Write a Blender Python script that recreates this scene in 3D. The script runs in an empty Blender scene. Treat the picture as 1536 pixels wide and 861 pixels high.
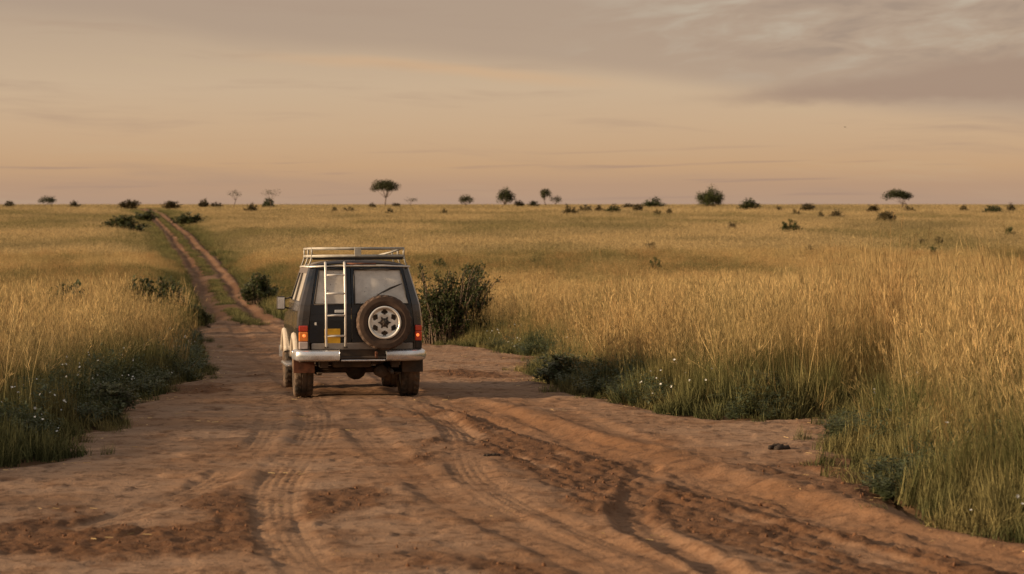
import bpy, math, random
import numpy as np
from mathutils import Vector, Matrix

R = math.radians
rng = np.random.default_rng(11)
random.seed(11)
scene = bpy.context.scene
col = scene.collection

# ------------------------------------------------------------------ camera
F_PX = 3627.0            # focal length in photograph pixels (85 mm on 36 mm, 1536 px wide)
EYE = 2.62               # the photographer stands up through a roof hatch
Y_EYE = 306.0            # row of eye level in the photograph
cam_d = bpy.data.cameras.new('camera')
cam = bpy.data.objects.new('camera', cam_d)
col.objects.link(cam)
cam.location = (0, 0, EYE)
cam.rotation_euler = (R(90) - math.atan((430.5 - Y_EYE) / F_PX), 0, 0)
cam_d.sensor_width = 36.0
cam_d.lens = 85.0
cam_d.clip_start = 0.5
cam_d.clip_end = 20000
cam_d.dof.use_dof = True
cam_d.dof.focus_distance = 32.6
cam_d.dof.aperture_fstop = 3.2
scene.camera = cam

# ------------------------------------------------------------------ sun
SUN_EL, SUN_AZ = 15.0, 258.0          # azimuth clockwise from +Y: from the left
sd = bpy.data.lights.new('sun', 'SUN')
sd.energy = 5.0
sd.angle = R(1.6)
sd.color = (1.0, 0.73, 0.46)
sun = bpy.data.objects.new('sun', sd)
col.objects.link(sun)
a, e = R(SUN_AZ), R(SUN_EL)
sdir = Vector((math.sin(a) * math.cos(e), math.cos(a) * math.cos(e), math.sin(e)))
sun.rotation_euler = sdir.to_track_quat('Z', 'Y').to_euler()
sun.location = sdir * 100

# ------------------------------------------------------------------ exposure
vs = scene.view_settings
vs.view_transform = 'Standard'
vs.look = 'None'
vs.gamma = 1.0
vs.use_curve_mapping = False
vs.exposure = 0.32
scene.cycles.use_denoising = True
scene.cycles.max_bounces = 6
scene.cycles.diffuse_bounces = 2
scene.cycles.glossy_bounces = 3
scene.cycles.transmission_bounces = 3
scene.cycles.transparent_max_bounces = 6


def lin(r, g, b):
    f = lambda c: (c / 255 / 12.92) if c / 255 <= 0.04045 else ((c / 255 + 0.055) / 1.055) ** 2.4
    return (f(r), f(g), f(b), 1.0)


# ------------------------------------------------------------------ world
world = bpy.data.worlds.new('World')
scene.world = world
world.use_nodes = True
wt = world.node_tree
wt.nodes.clear()


class NT:
    """small helper to write node maths"""
    def __init__(s, t): s.t = t
    def n(s, typ, **kw):
        nd = s.t.nodes.new(typ)
        for k, v in kw.items():
            setattr(nd, k, v)
        return nd
    def put(s, sock, v):
        if isinstance(v, bpy.types.NodeSocket): s.t.links.new(v, sock)
        elif v is not None: sock.default_value = v
    def m(s, op, a, b=None, c=None, clamp=False):
        nd = s.n('ShaderNodeMath', operation=op, use_clamp=clamp)
        for i, v in enumerate((a, b, c)):
            if v is not None: s.put(nd.inputs[i], v)
        return nd.outputs[0]
    def step(s, x, lo, hi, a=0.0, b=1.0, smooth=True):
        nd = s.n('ShaderNodeMapRange', interpolation_type='SMOOTHSTEP' if smooth else 'LINEAR')
        for i, v in enumerate((x, lo, hi, a, b)): s.put(nd.inputs[i], v)
        return nd.outputs[0]
    def mix(s, f, a, b, mode='MIX'):
        nd = s.n('ShaderNodeMix', data_type='RGBA', blend_type=mode)
        s.put(nd.inputs[0], f); s.put(nd.inputs[6], a); s.put(nd.inputs[7], b)
        return nd.outputs[2]
    def noise(s, vec, scale, detail=3.0, rough=0.55, dist=0.0, color=False):
        nd = s.n('ShaderNodeTexNoise')
        if vec is not None: s.put(nd.inputs['Vector'], vec)
        nd.inputs['Scale'].default_value = scale
        nd.inputs['Detail'].default_value = detail
        nd.inputs['Roughness'].default_value = rough
        nd.inputs['Distortion'].default_value = dist
        return nd.outputs['Color' if color else 'Fac']
    def ramp(s, x, stops):
        nd = s.n('ShaderNodeValToRGB')
        el = nd.color_ramp.elements
        while len(el) < len(stops): el.new(0.5)
        for e_, (p, c) in zip(el, stops):
            e_.position = p; e_.color = c
        s.put(nd.inputs[0], x)
        return nd.outputs[0]
    def vec(s, x, y, z):
        nd = s.n('ShaderNodeCombineXYZ')
        for i, v in enumerate((x, y, z)): s.put(nd.inputs[i], v)
        return nd.outputs[0]


W = NT(wt)
tc = W.n('ShaderNodeTexCoord')
sp = W.n('ShaderNodeSeparateXYZ')
wt.links.new(tc.outputs['Generated'], sp.inputs[0])
dx, dy, dz = sp.outputs
az = W.m('ARCTAN2', dx, dy)
el = W.m('MAXIMUM', dz, 0.0)
sky = W.n('ShaderNodeTexSky', sky_type='NISHITA', sun_disc=False)
sky.sun_elevation = R(SUN_EL)
sky.sun_rotation = R(SUN_AZ)
sky.dust_density = 4.0
sky.air_density = 1.2
sky.ozone_density = 1.0
# a thin high veil of evening cloud: warm near the horizon, greyer overhead
t = W.m('POWER', el, 0.5)
veil = W.ramp(t, [(0.0, lin(181, 152, 131)), (0.09, lin(190, 155, 126)), (0.125, lin(203, 165, 127)),
                  (0.18, lin(207, 175, 141)), (0.22, lin(206, 179, 149)), (0.29, lin(185, 162, 140)),
                  (0.42, lin(177, 163, 148)), (0.7, lin(165, 163, 160)), (1.0, lin(150, 156, 164))])
# streaky coordinates
wob = W.noise(W.vec(W.m('MULTIPLY', az, 5.0), W.m('MULTIPLY', el, 14.0), 3.1), 1.0, 3.0)
elw = W.m('ADD', el, W.m('MULTIPLY', W.m('SUBTRACT', wob, 0.5), 0.022))
st1 = W.noise(W.vec(W.m('MULTIPLY', az, 7.0), W.m('MULTIPLY', W.m('ADD', elw, W.m('MULTIPLY', az, 0.035)), 85.0), 0.0), 1.0, 5.0, 0.6)
st2 = W.noise(W.vec(W.m('MULTIPLY', az, 26.0), W.m('MULTIPLY', W.m('SUBTRACT', el, W.m('MULTIPLY', az, 0.10)), 105.0), 7.7), 1.0, 4.5, 0.58, 0.35)
c0 = W.mix(W.m('MULTIPLY', W.step(st1, 0.50, 0.74), 0.55), veil, lin(176, 148, 127))
c0 = W.mix(W.m('MULTIPLY', W.step(st1, 0.46, 0.22), 0.40), c0, lin(205, 180, 146))
# mauve deck over the upper left whose lit lower rim falls to the right
edge = W.m('ADD', W.m('MULTIPLY', az, -0.105), 0.0525)
deck = W.step(W.m('SUBTRACT', elw, edge), -0.001, 0.011)
deckf = W.m('MULTIPLY', deck, W.step(W.m('ABSOLUTE', az), 1.2, 0.5, 0.0, 0.72))
c1 = W.mix(deckf, c0, lin(177, 154, 135))
rim = W.m('MULTIPLY', W.step(W.m('ABSOLUTE', W.m('SUBTRACT', W.m('SUBTRACT', elw, edge), -0.0005)), 0.004, 0.0), W.step(W.m('ABSOLUTE', W.m('ADD', az, 0.03)), 0.10, 0.02, 0.0, 0.60))
c1 = W.mix(rim, c1, lin(214, 176, 138))
# broken pale gaps in the upper right
gap = W.m('MULTIPLY', W.step(st2, 0.44, 0.70), W.step(W.m('SUBTRACT', elw, W.m('ADD', 0.043, W.m('MULTIPLY', az, 0.02))), 0.0, 0.02))
gap = W.m('MULTIPLY', gap, W.step(az, 0.0, 0.09, 0.0, 0.85))
c1 = W.mix(gap, c1, lin(195, 180, 160))
dk = W.m('MULTIPLY', W.step(st2, 0.50, 0.30), W.step(W.m('SUBTRACT', elw, 0.054), 0.0, 0.014))
dk = W.m('MULTIPLY', dk, W.step(az, 0.04, 0.14, 0.0, 0.85))
c1 = W.mix(dk, c1, lin(164, 143, 127))
# mauve wedge of cloud at the right
azc = W.m('MINIMUM', az, 0.30)
up = W.m('ADD', 0.0415, W.m('MULTIPLY', W.m('SUBTRACT', azc, 0.05), 0.145))
fine = W.m('MULTIPLY', W.m('SUBTRACT', W.noise(W.vec(W.m('MULTIPLY', az, 60.0), W.m('MULTIPLY', el, 160.0), 1.0), 1.0, 4.0), 0.5), 0.006)
elf = W.m('ADD', el, fine)
wd = W.m('MULTIPLY', W.step(W.m('SUBTRACT', elf, 0.0405), -0.0015, 0.0045), W.step(W.m('SUBTRACT', up, elf), -0.0015, 0.007))
wd = W.m('MULTIPLY', wd, W.m('MULTIPLY', W.step(az, 0.03, 0.12), W.step(az, 0.9, 0.4, 0.0, 0.78)))
c1 = W.mix(wd, c1, lin(167, 141, 123))
# small low streaks
s3 = W.noise(W.vec(W.m('MULTIPLY', az, 9.0), W.m('MULTIPLY', W.m('SUBTRACT', el, W.m('MULTIPLY', az, 0.02)), 300.0), 21.0), 1.0, 3.0)
lowm = W.m('MULTIPLY', W.step(s3, 0.58, 0.70), W.m('MULTIPLY', W.step(el, 0.0, 0.004), W.step(el, 0.03, 0.012, 0.0, 0.6)))
c1 = W.mix(lowm, c1, lin(165, 138, 122))
# the veil is written as display radiance; the Background works at 0.1
vs10 = W.n('ShaderNodeVectorMath', operation='SCALE')
wt.links.new(c1, vs10.inputs[0])
vs10.inputs[3].default_value = 8.0
fin = W.mix(0.93, sky.outputs[0], vs10.outputs[0])
bg = W.n('ShaderNodeBackground')
bg.inputs['Strength'].default_value = 0.1
wt.links.new(fin, bg.inputs['Color'])
wo = W.n('ShaderNodeOutputWorld')
wt.links.new(bg.outputs[0], wo.inputs['Surface'])


# ================================================================== helpers
def tag(o, label=None, cat=None, group=None, kind=None):
    if label: o['label'] = label
    if cat: o['category'] = cat
    if group: o['group'] = group
    if kind: o['kind'] = kind
    return o


def empty(name, loc=(0, 0, 0), rot=(0, 0, 0), parent=None):
    o = bpy.data.objects.new(name, None)
    o.empty_display_size = 0.2
    o.location = loc
    o.rotation_euler = rot
    o.parent = parent
    col.objects.link(o)
    return o


def mesh_arrays(name, verts, faces, smooth=False, attrs=None):
    """verts (N,3); faces list of index lists, or an (M,k) array"""
    me = bpy.data.meshes.new(name)
    verts = np.asarray(verts, dtype=np.float32)
    if isinstance(faces, np.ndarray):
        k = faces.shape[1]
        m_ = faces.shape[0]
        me.vertices.add(len(verts))
        me.vertices.foreach_set('co', verts.ravel())
        me.loops.add(m_ * k)
        me.loops.foreach_set('vertex_index', faces.astype(np.int32).ravel())
        me.polygons.add(m_)
        me.polygons.foreach_set('loop_start', np.arange(0, m_ * k, k, dtype=np.int32))
        me.update(calc_edges=True)
        me.validate()
    else:
        me.from_pydata([tuple(v) for v in verts.tolist()], [], faces)
        me.update()
    if smooth:
        me.polygons.foreach_set('use_smooth', [True] * len(me.polygons))
    for an, av in (attrs or {}).items():
        at = me.attributes.new(an, 'FLOAT', 'POINT')
        at.data.foreach_set('value', np.asarray(av, dtype=np.float32))
    return me


def add(name, me, mat=None, parent=None, loc=None):
    o = bpy.data.objects.new(name, me)
    if mat and not me.materials: me.materials.append(mat)
    o.parent = parent
    if loc is not None: o.location = loc
    col.objects.link(o)
    return o


def hash2(ix, iy, seed):
    h = (ix.astype(np.int64) * 374761393 + iy.astype(np.int64) * 668265263 + seed * 974711) & 0xFFFFFFFF
    h = ((h ^ (h >> 13)) * 1274126177) & 0xFFFFFFFF
    h = h ^ (h >> 16)
    return (h & 0xFFFFFF) / float(0xFFFFFF)


def vnoise(x, y, seed=0):
    ix = np.floor(x); iy = np.floor(y)
    fx = x - ix; fy = y - iy
    fx = fx * fx * (3 - 2 * fx); fy = fy * fy * (3 - 2 * fy)
    a_ = hash2(ix, iy, seed); b_ = hash2(ix + 1, iy, seed)
    c_ = hash2(ix, iy + 1, seed); d_ = hash2(ix + 1, iy + 1, seed)
    return (a_ * (1 - fx) + b_ * fx) * (1 - fy) + (c_ * (1 - fx) + d_ * fx) * fy


def fbm(x, y, oct_=4, seed=0, gain=0.5):
    s = np.zeros(np.shape(x)); amp = 1.0; tot = 0
    for i in range(oct_):
        s += amp * vnoise(x * 2 ** i, y * 2 ** i, seed + i * 17)
        tot += amp; amp *= gain
    return s / tot


def sstep(x, lo, hi):
    t_ = np.clip((x - lo) / (hi - lo), 0, 1)
    return t_ * t_ * (3 - 2 * t_)


# ================================================================== materials
def mat_new(name):
    m = bpy.data.materials.new(name)
    m.use_nodes = True
    m.node_tree.nodes.clear()
    return m, NT(m.node_tree)


def mat_out(T, shader):
    o = T.n('ShaderNodeOutputMaterial')
    T.t.links.new(shader, o.inputs['Surface'])


def principled(T, color, rough=0.6, metal=0.0, spec=0.5, normal=None, coat=0.0, emis=None, estr=0.0):
    p = T.n('ShaderNodeBsdfPrincipled')
    T.put(p.inputs['Base Color'], color)
    T.put(p.inputs['Roughness'], rough)
    T.put(p.inputs['Metallic'], metal)
    p.inputs['Specular IOR Level'].default_value = spec
    p.inputs['Coat Weight'].default_value = coat
    p.inputs['Coat Roughness'].default_value = 0.08
    if normal is not None: T.t.links.new(normal, p.inputs['Normal'])
    if emis:
        p.inputs['Emission Color'].default_value = emis
        p.inputs['Emission Strength'].default_value = estr
    return p.outputs[0]


def simple(name, c, rough=0.6, metal=0.0, var=0.25, scale=9.0, dust=0.0, coat=0.0, spec=0.5, emis=None, estr=0.0):
    """plain surface with grain, and a coat of red road dust that is thicker low down"""
    m, T = mat_new(name)
    tcn = T.n('ShaderNodeTexCoord')
    ob = tcn.outputs['Object']
    nz = T.noise(ob, scale, 4.0, 0.6)
    dark = tuple(v * (1 - var) for v in c[:3]) + (1,)
    lite = tuple(min(1, v * (1 + var)) for v in c[:3]) + (1,)
    base = T.mix(T.step(nz, 0.3, 0.7), dark, lite)
    rg = T.m('ADD', rough, T.m('MULTIPLY', T.m('SUBTRACT', nz, 0.5), 0.2), clamp=True)
    mt = metal
    if dust > 0:
        sx = T.n('ShaderNodeSeparateXYZ')
        T.t.links.new(ob, sx.inputs[0])
        n2 = T.noise(ob, 2.7, 6.0, 0.65)
        low = T.step(sx.outputs[2], 1.25, 0.35, 0.35, 1.0)
        df = T.m('MULTIPLY', T.m('MULTIPLY', T.step(n2, 0.30, 0.66), low), dust, clamp=True)
        base = T.mix(df, base, (0.30, 0.19, 0.115, 1))
        rg = T.m('ADD', rg, T.m('MULTIPLY', df, 0.5), clamp=True)
        if metal > 0: mt = T.m('MULTIPLY', metal, T.m('SUBTRACT', 1.0, df))
    mat_out(T, principled(T, base, rg, mt, spec, None, coat, emis, estr))
    return m


def grass_mat(name, low, high, alt, altamt=0.5, lo=0.15, hi=0.75, patch=0.09, trans=0.38):
    """colour along the stalk from LOW (leaf base) to HIGH (ripe top); patches of the field are ALT"""
    m, T = mat_new(name)
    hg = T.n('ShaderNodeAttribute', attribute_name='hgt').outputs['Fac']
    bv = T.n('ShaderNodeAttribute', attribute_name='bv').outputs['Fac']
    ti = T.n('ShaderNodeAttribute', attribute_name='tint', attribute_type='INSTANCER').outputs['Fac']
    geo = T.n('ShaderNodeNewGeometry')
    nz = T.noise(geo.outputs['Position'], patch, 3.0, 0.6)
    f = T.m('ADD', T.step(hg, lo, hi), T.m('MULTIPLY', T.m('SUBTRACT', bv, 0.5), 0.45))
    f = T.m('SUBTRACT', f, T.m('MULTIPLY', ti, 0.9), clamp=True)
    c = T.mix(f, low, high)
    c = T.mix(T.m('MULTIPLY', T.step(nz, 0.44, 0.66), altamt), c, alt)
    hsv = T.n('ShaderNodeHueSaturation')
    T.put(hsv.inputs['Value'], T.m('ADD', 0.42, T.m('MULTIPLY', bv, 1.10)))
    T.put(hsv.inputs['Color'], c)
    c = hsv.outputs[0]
    d = T.n('ShaderNodeBsdfDiffuse'); T.put(d.inputs[0], c)
    tr = T.n('ShaderNodeBsdfTranslucent'); T.put(tr.inputs[0], c)
    mx = T.n('ShaderNodeMixShader'); mx.inputs[0].default_value = trans
    T.t.links.new(d.outputs[0], mx.inputs[1]); T.t.links.new(tr.outputs[0], mx.inputs[2])
    mat_out(T, mx.outputs[0])
    return m


def leaf_mat(name, c1_, c2_, trans=0.3):
    m, T = mat_new(name)
    bv = T.n('ShaderNodeAttribute', attribute_name='bv').outputs['Fac']
    oi = T.n('ShaderNodeObjectInfo')
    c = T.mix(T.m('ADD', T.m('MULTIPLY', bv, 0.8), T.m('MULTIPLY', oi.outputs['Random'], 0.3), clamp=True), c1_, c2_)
    p = principled(T, c, 0.5, 0, 0.35)
    tr = T.n('ShaderNodeBsdfTranslucent'); T.put(tr.inputs[0], c)
    mx = T.n('ShaderNodeMixShader'); mx.inputs[0].default_value = trans
    T.t.links.new(p, mx.inputs[1]); T.t.links.new(tr.outputs[0], mx.inputs[2])
    mat_out(T, mx.outputs[0])
    return m


M = {}
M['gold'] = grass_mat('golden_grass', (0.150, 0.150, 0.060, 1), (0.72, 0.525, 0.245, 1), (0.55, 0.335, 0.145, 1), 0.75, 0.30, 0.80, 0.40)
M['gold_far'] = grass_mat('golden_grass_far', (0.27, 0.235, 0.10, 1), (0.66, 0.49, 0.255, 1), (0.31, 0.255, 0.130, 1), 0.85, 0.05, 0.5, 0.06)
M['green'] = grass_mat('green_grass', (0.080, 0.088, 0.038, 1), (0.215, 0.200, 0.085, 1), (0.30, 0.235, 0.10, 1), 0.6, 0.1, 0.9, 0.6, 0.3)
M['weed'] = leaf_mat('weed_leaf', (0.050, 0.068, 0.034, 1), (0.115, 0.135, 0.060, 1))
M['verge_bush'] = leaf_mat('verge_bush_leaf', (0.060, 0.075, 0.038, 1), (0.150, 0.155, 0.070, 1))
M['petal'] = simple('white_petal', (0.75, 0.74, 0.70, 1), 0.7, var=0.06)
M['bush'] = leaf_mat('bush_leaf', (0.026, 0.044, 0.016, 1), (0.115, 0.120, 0.040, 1), 0.25)
M['bush_b'] = leaf_mat('bush_leaf_brown', (0.045, 0.040, 0.018, 1), (0.14, 0.105, 0.045, 1), 0.22)
M['acacia'] = leaf_mat('acacia_leaf', (0.030, 0.042, 0.018, 1), (0.095, 0.090, 0.032, 1), 0.2)
M['bark'] = simple('bark', (0.13, 0.09, 0.06, 1), 0.9, var=0.4, scale=5)


# ================================================================== terrain
_py = np.array([-50, 0, 28, 33, 36, 45, 60, 75, 100, 125, 160, 217, 300, 380, 450, 600, 1000, 9000.0])
_pz = np.array([.05, .05, .05, 0, -.09, -.42, -.85, -1.2, -1.7, -2.0, -1.75, -.6, .12, .62, .95, 1.35, 1.5, 1.5])
_gy = np.arange(-60, 1400, 0.5)
_gz = np.interp(_gy, _py, _pz)
_k = np.exp(-0.5 * (np.arange(-30, 31) * 0.5 / 4.0) ** 2); _k /= _k.sum()
_gz = np.convolve(np.pad(_gz, 30, 'edge'), _k, 'valid')
_off = np.interp(32.9, _gy, _gz)


def terrain(X, Y):
    X = np.asarray(X, dtype=float); Y = np.asarray(Y, dtype=float)
    z = np.interp(Y + 0.10 * np.clip(X, -80, 80) * sstep(Y, 45, 90), _gy, _gz) - _off
    far = sstep(Y, 50, 160)
    z = z + far * ((fbm(X / 60 + 5.3, Y / 90 + 2.1, 3, 3) - 0.5) * 1.3 * sstep(np.abs(X + 20), 0, 60) * (1 - 0.75 * sstep(Y, 350, 600)))
    z = z + (1 - far) * (fbm(X / 9 + 1.7, Y / 9 + 9.1, 3, 5) - 0.5) * 0.16 * sstep(np.abs(X), 2.5, 8)
    return z


def spot(px, py, above=0.0):
    """where the sight line through a pixel of the photograph meets the land"""
    Yg = np.concatenate([np.arange(5, 120, 0.1), np.arange(120, 1200, 1.0)])
    Xg = (px - 768) / F_PX * Yg
    rows = Y_EYE + (EYE - terrain(Xg, Yg) - above) * F_PX / Yg
    ok = np.nonzero(rows <= py)[0]
    i = ok[0] if len(ok) else len(Yg) - 1
    return float(Xg[i]), float(Yg[i])


def catmull(pts, n=12):
    P = np.array(pts, dtype=float)
    P = np.vstack([2 * P[0] - P[1], P, 2 * P[-1] - P[-2]])
    out = []
    for i in range(1, len(P) - 2):
        for k in range(n):
            u = k / n
            out.append(0.5 * ((2 * P[i]) + (-P[i - 1] + P[i + 1]) * u + (2 * P[i - 1] - 5 * P[i] + 4 * P[i + 1] - P[i + 2]) * u * u
                              + (-P[i - 1] + 3 * P[i] - 3 * P[i + 1] + P[i + 2]) * u ** 3))
    out.append(P[-2])
    return np.array(out)


def dist_line(X, Y, L):
    """distance, signed side and arc length to a polyline"""
    best = np.full(X.shape, 1e9); side = np.zeros(X.shape); arc = np.zeros(X.shape); s0 = 0.0
    for (ax, ay), (bx_, by_) in zip(L[:-1], L[1:]):
        vx, vy = bx_ - ax, by_ - ay
        l2 = vx * vx + vy * vy + 1e-12
        t_ = np.clip(((X - ax) * vx + (Y - ay) * vy) / l2, 0, 1)
        ex = X - ax - t_ * vx; ey = Y - ay - t_ * vy
        d = np.hypot(ex, ey)
        m_ = d < best
        best = np.where(m_, d, best)
        side = np.where(m_, np.sign(vx * ey - vy * ex), side)
        arc = np.where(m_, s0 + t_ * math.sqrt(l2), arc)
        s0 += math.sqrt(l2)
    return best, side, arc


def inside_poly(X, Y, P):
    c = np.zeros(X.shape, bool)
    n = len(P)
    for i in range(n):
        x1, y1 = P[i]; x2, y2 = P[(i + 1) % n]
        if y1 == y2: continue
        cr = ((y1 > Y) != (y2 > Y)) & (X < (x2 - x1) * (Y - y1) / (y2 - y1) + x1)
        c ^= cr
    return c


# outline of the bare clearing, then the twin-rut track beyond it
left_px = [(-420, 800), (-200, 722), (0, 700), (75, 690), (150, 642), (190, 604), (282, 574), (284, 530), (296, 503), (312, 488)]
right_px = [(432, 488), (520, 500), (640, 516), (740, 523), (822, 538), (812, 574), (850, 588), (930, 604), (992, 624), (1100, 632),
            (1262, 630), (1290, 680), (1300, 745), (1400, 778), (1536, 818), (1900, 900)]
Lw = [spot(*p) for p in left_px]
Rw = [spot(*p) for p in right_px]
clearing = [(-7.5, 4.0)] + Lw + Rw + [(7.5, 4.0)]
mid_px = [(392, 494), (362, 479), (344, 463), (330, 444), (318, 418), (306, 402), (293, 384), (276, 366), (267, 352), (252, 339), (240, 327), (229, 319)]
TRK = catmull([spot(*p) for p in mid_px], 8)
# past the crest the track runs on
_d = TRK[-1] - TRK[-6]; _d /= np.linalg.norm(_d)
TRK = np.vstack([TRK, TRK[-1] + _d * 60, TRK[-1] + _d * 160])


def road_sd(X, Y):
    """signed distance: positive inside bare dirt"""
    e_ = np.array(clearing)
    loop = np.vstack([e_, e_[:1]])
    d, _, _ = dist_line(X, Y, loop)
    s = np.where(inside_poly(X, Y, clearing), d, -d)
    td, _, _ = dist_line(X, Y, TRK)
    s = np.maximum(s, 1.35 - td)
    return s + (fbm(X * 1.1 + 3, Y * 0.8 + 8, 3, 21) - 0.5) * 0.9


def PW(pts): return catmull([spot(*p) for p in pts], 10)


# wheel tracks on the clearing: line, half width, depth, tread
TRACKS = [
    (PW([(458, 596), (474, 620), (474, 650), (448, 690), (418, 730), (414, 780), (432, 825), (470, 870), (540, 940)]), 0.22, 0.022, 1.0),
    (PW([(612, 594), (655, 622), (690, 655), (694, 690), (722, 732), (785, 772), (880, 815), (985, 862), (1130, 930)]), 0.20, 0.022, 1.0),
    (PW([(452, 588), (430, 566), (398, 540), (366, 510), (352, 488), (338, 466)]), 0.24, 0.05, 0.2),
    (PW([(610, 588), (570, 560), (520, 532), (450, 508), (398, 490), (376, 468)]), 0.24, 0.05, 0.2),
    (PW([(660, 600), (760, 630), (860, 662), (1000, 706), (1200, 766), (1380, 812), (1560, 860), (1800, 930)]), 0.34, 0.085, 0.25),
    (PW([(500, 606), (545, 650), (600, 700), (680, 756), (790, 806), (900, 862), (1010, 930)]), 0.22, 0.035, 0.35),
    (PW([(968, 700), (962, 735), (944, 768), (962, 800), (1010, 828), (1100, 870), (1250, 940)]), 0.15, 0.085, 0.2),
    (PW([(420, 600), (405, 640), (380, 680), (330, 720), (250, 760), (120, 800)]), 0.16, 0.016, 0.6),
    (PW([(800, 600), (880, 636), (960, 664), (1100, 690), (1260, 724)]), 0.20, 0.03, 0.3),
]
BERM = PW([(730, 612), (860, 650), (1000, 690), (1200, 744), (1380, 790), (1560, 838), (1800, 905)])


BAND = PW([(625, 600), (740, 640), (860, 690), (1000, 745), (1180, 800), (1400, 862), (1650, 940)])
CHURN = [(spot(60, 800), 1.3, 1.6, 1.0), (spot(250, 810), 1.0, 1.6, 0.9), (spot(330, 775), 0.5, 1.2, 0.8), (spot(530, 765), 0.5, 1.4, 0.8), (spot(600, 830), 0.9, 1.2, 0.5),
         (spot(800, 672), 0.5, 2.2, 0.9), (spot(900, 705), 0.7, 2.0, 1.0), (spot(1040, 755), 0.9, 1.8, 1.0), (spot(1230, 805), 1.0, 1.5, 1.0), (spot(1420, 845), 1.1, 1.4, 1.0),
         (spot(1150, 712), 0.9, 1.3, 0.9), (spot(1290, 745), 0.6, 1.0, 0.8), (spot(700, 560), 0.8, 2.0, 0.5), (spot(330, 590), 0.8, 2.2, 0.4)]


def road_relief(X, Y):
    """height above the terrain, and how packed / loose the dirt is"""
    z = 0.012 + (fbm(X / 1.7, Y / 1.7, 3, 31) - 0.5) * 0.02
    packed = np.zeros(X.shape); rut = np.zeros(X.shape)
    churn = np.zeros(X.shape)
    for (cx_, cy_), rx_, ry_, st_ in CHURN:
        churn = np.maximum(churn, st_ * np.exp(-((X - cx_) / rx_) ** 2 - ((Y - cy_) / ry_) ** 2))
    loose = sstep(fbm(X / 0.9 + 11, Y / 1.6 + 4, 4, 41) + 0.55 * churn - 0.22, 0.42, 0.60)
    orange = np.zeros(X.shape)
    # the broad band of churned, smeared ruts sweeping from the vehicle to the lower right
    d, s, arc = dist_line(X, Y, BAND)
    bw = 0.55 + 0.30 * sstep(arc, 3, 12)
    streak = fbm(d * s / 0.09 + 40, arc / 1.9, 3, 44)
    band = sstep(d, bw * 1.25, bw * 0.75) * sstep(arc, 0.0, 2.5)
    loose = np.maximum(loose, band * sstep(streak + 0.35 * (fbm(X / 0.7, Y / 1.2, 3, 46) - 0.5), 0.30, 0.54))
    z = z - 0.035 * band + band * (streak - 0.5) * 0.042
    for q_, (L, w, dep, tread) in enumerate(TRACKS):
        dep = dep * 0.40
        d, s, arc = dist_line(X, Y, L)
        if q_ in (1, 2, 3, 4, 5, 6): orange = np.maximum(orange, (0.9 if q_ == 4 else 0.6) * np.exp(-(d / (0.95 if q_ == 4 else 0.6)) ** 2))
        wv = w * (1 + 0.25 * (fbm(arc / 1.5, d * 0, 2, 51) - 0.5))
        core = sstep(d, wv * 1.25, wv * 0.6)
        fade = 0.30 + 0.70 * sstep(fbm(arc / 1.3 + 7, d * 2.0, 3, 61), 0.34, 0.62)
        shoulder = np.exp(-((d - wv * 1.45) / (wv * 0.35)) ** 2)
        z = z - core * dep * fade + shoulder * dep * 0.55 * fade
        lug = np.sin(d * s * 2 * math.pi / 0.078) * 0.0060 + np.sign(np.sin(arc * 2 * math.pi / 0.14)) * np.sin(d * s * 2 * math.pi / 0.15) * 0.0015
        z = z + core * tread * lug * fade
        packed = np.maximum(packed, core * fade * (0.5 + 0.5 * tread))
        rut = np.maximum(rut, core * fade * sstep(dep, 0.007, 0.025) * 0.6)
    db, _, _ = dist_line(X, Y, BERM)
    z = z + 0.020 * np.exp(-(db / 0.30) ** 2)
    bm_ = np.exp(-(db / 0.30) ** 2)
    dr, _, _ = dist_line(X, Y, TRACKS[4][0])
    loose = np.clip(loose * (1 - packed) * (1 - 0.7 * bm_), 0, 1)
    rut = np.maximum(rut, np.clip(orange * (0.85 + 1.0 * (fbm(X / 1.1, Y / 2.5, 3, 43) - 0.5)) + 0.3 * bm_, 0, 1))
    clod = fbm(X / 0.075, Y / 0.10, 3, 71)
    z = z + loose * (np.maximum(clod - 0.38, 0) * 0.045) + (0.5 + loose) * (fbm(X / 0.07 + 2, Y / 0.10, 2, 81) - 0.5) * 0.022
    # trampled edges and slabs of crust
    crust = fbm(X / 0.9 + 31, Y / 0.45 + 5, 4, 91)
    z = z + (1 - packed) * 0.010 * sstep(crust, 0.47, 0.53) + (1 - packed) * 0.014 * sstep(fbm(X / 0.35 + 3, Y / 0.3 + 1, 3, 95), 0.5, 0.56)
    return z, packed, loose, rut


def road_z(X, Y):
    X = np.asarray([X], dtype=float); Y = np.asarray([Y], dtype=float)
    return float((terrain(X, Y) + road_relief(X, Y)[0])[0])


# ---- the land: one sheet to the horizon
xs = np.concatenate([-np.geomspace(5000, 60, 26), np.arange(-56, -12, 2.0), np.arange(-12, 12.01, 0.5), np.arange(14, 57, 2.0), np.geomspace(60, 5000, 26)])
ys = np.concatenate([[-400, -60, -10, 0], np.arange(4, 62, 0.6), np.arange(62, 160, 2.5), np.arange(160, 700, 8.0), np.geomspace(700, 9000, 24)])
GX, GY = np.meshgrid(xs, ys)
gsd = road_sd(GX.ravel(), GY.ravel())
GZ = terrain(GX.ravel(), GY.ravel()) - 0.16 * sstep(gsd, -0.2, 0.5)
nx, ny = len(xs), len(ys)
ii = (np.arange(ny - 1)[:, None] * nx + np.arange(nx - 1)[None, :]).ravel()
quads = np.stack([ii, ii + 1, ii + nx + 1, ii + nx], 1)
me = mesh_arrays('ground', np.stack([GX.ravel(), GY.ravel(), GZ], 1), quads, True, {'bare': sstep(gsd, -1.4, -0.1)})
m, T = mat_new('savanna_soil')
geo = T.n('ShaderNodeNewGeometry').outputs['Position']
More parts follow.
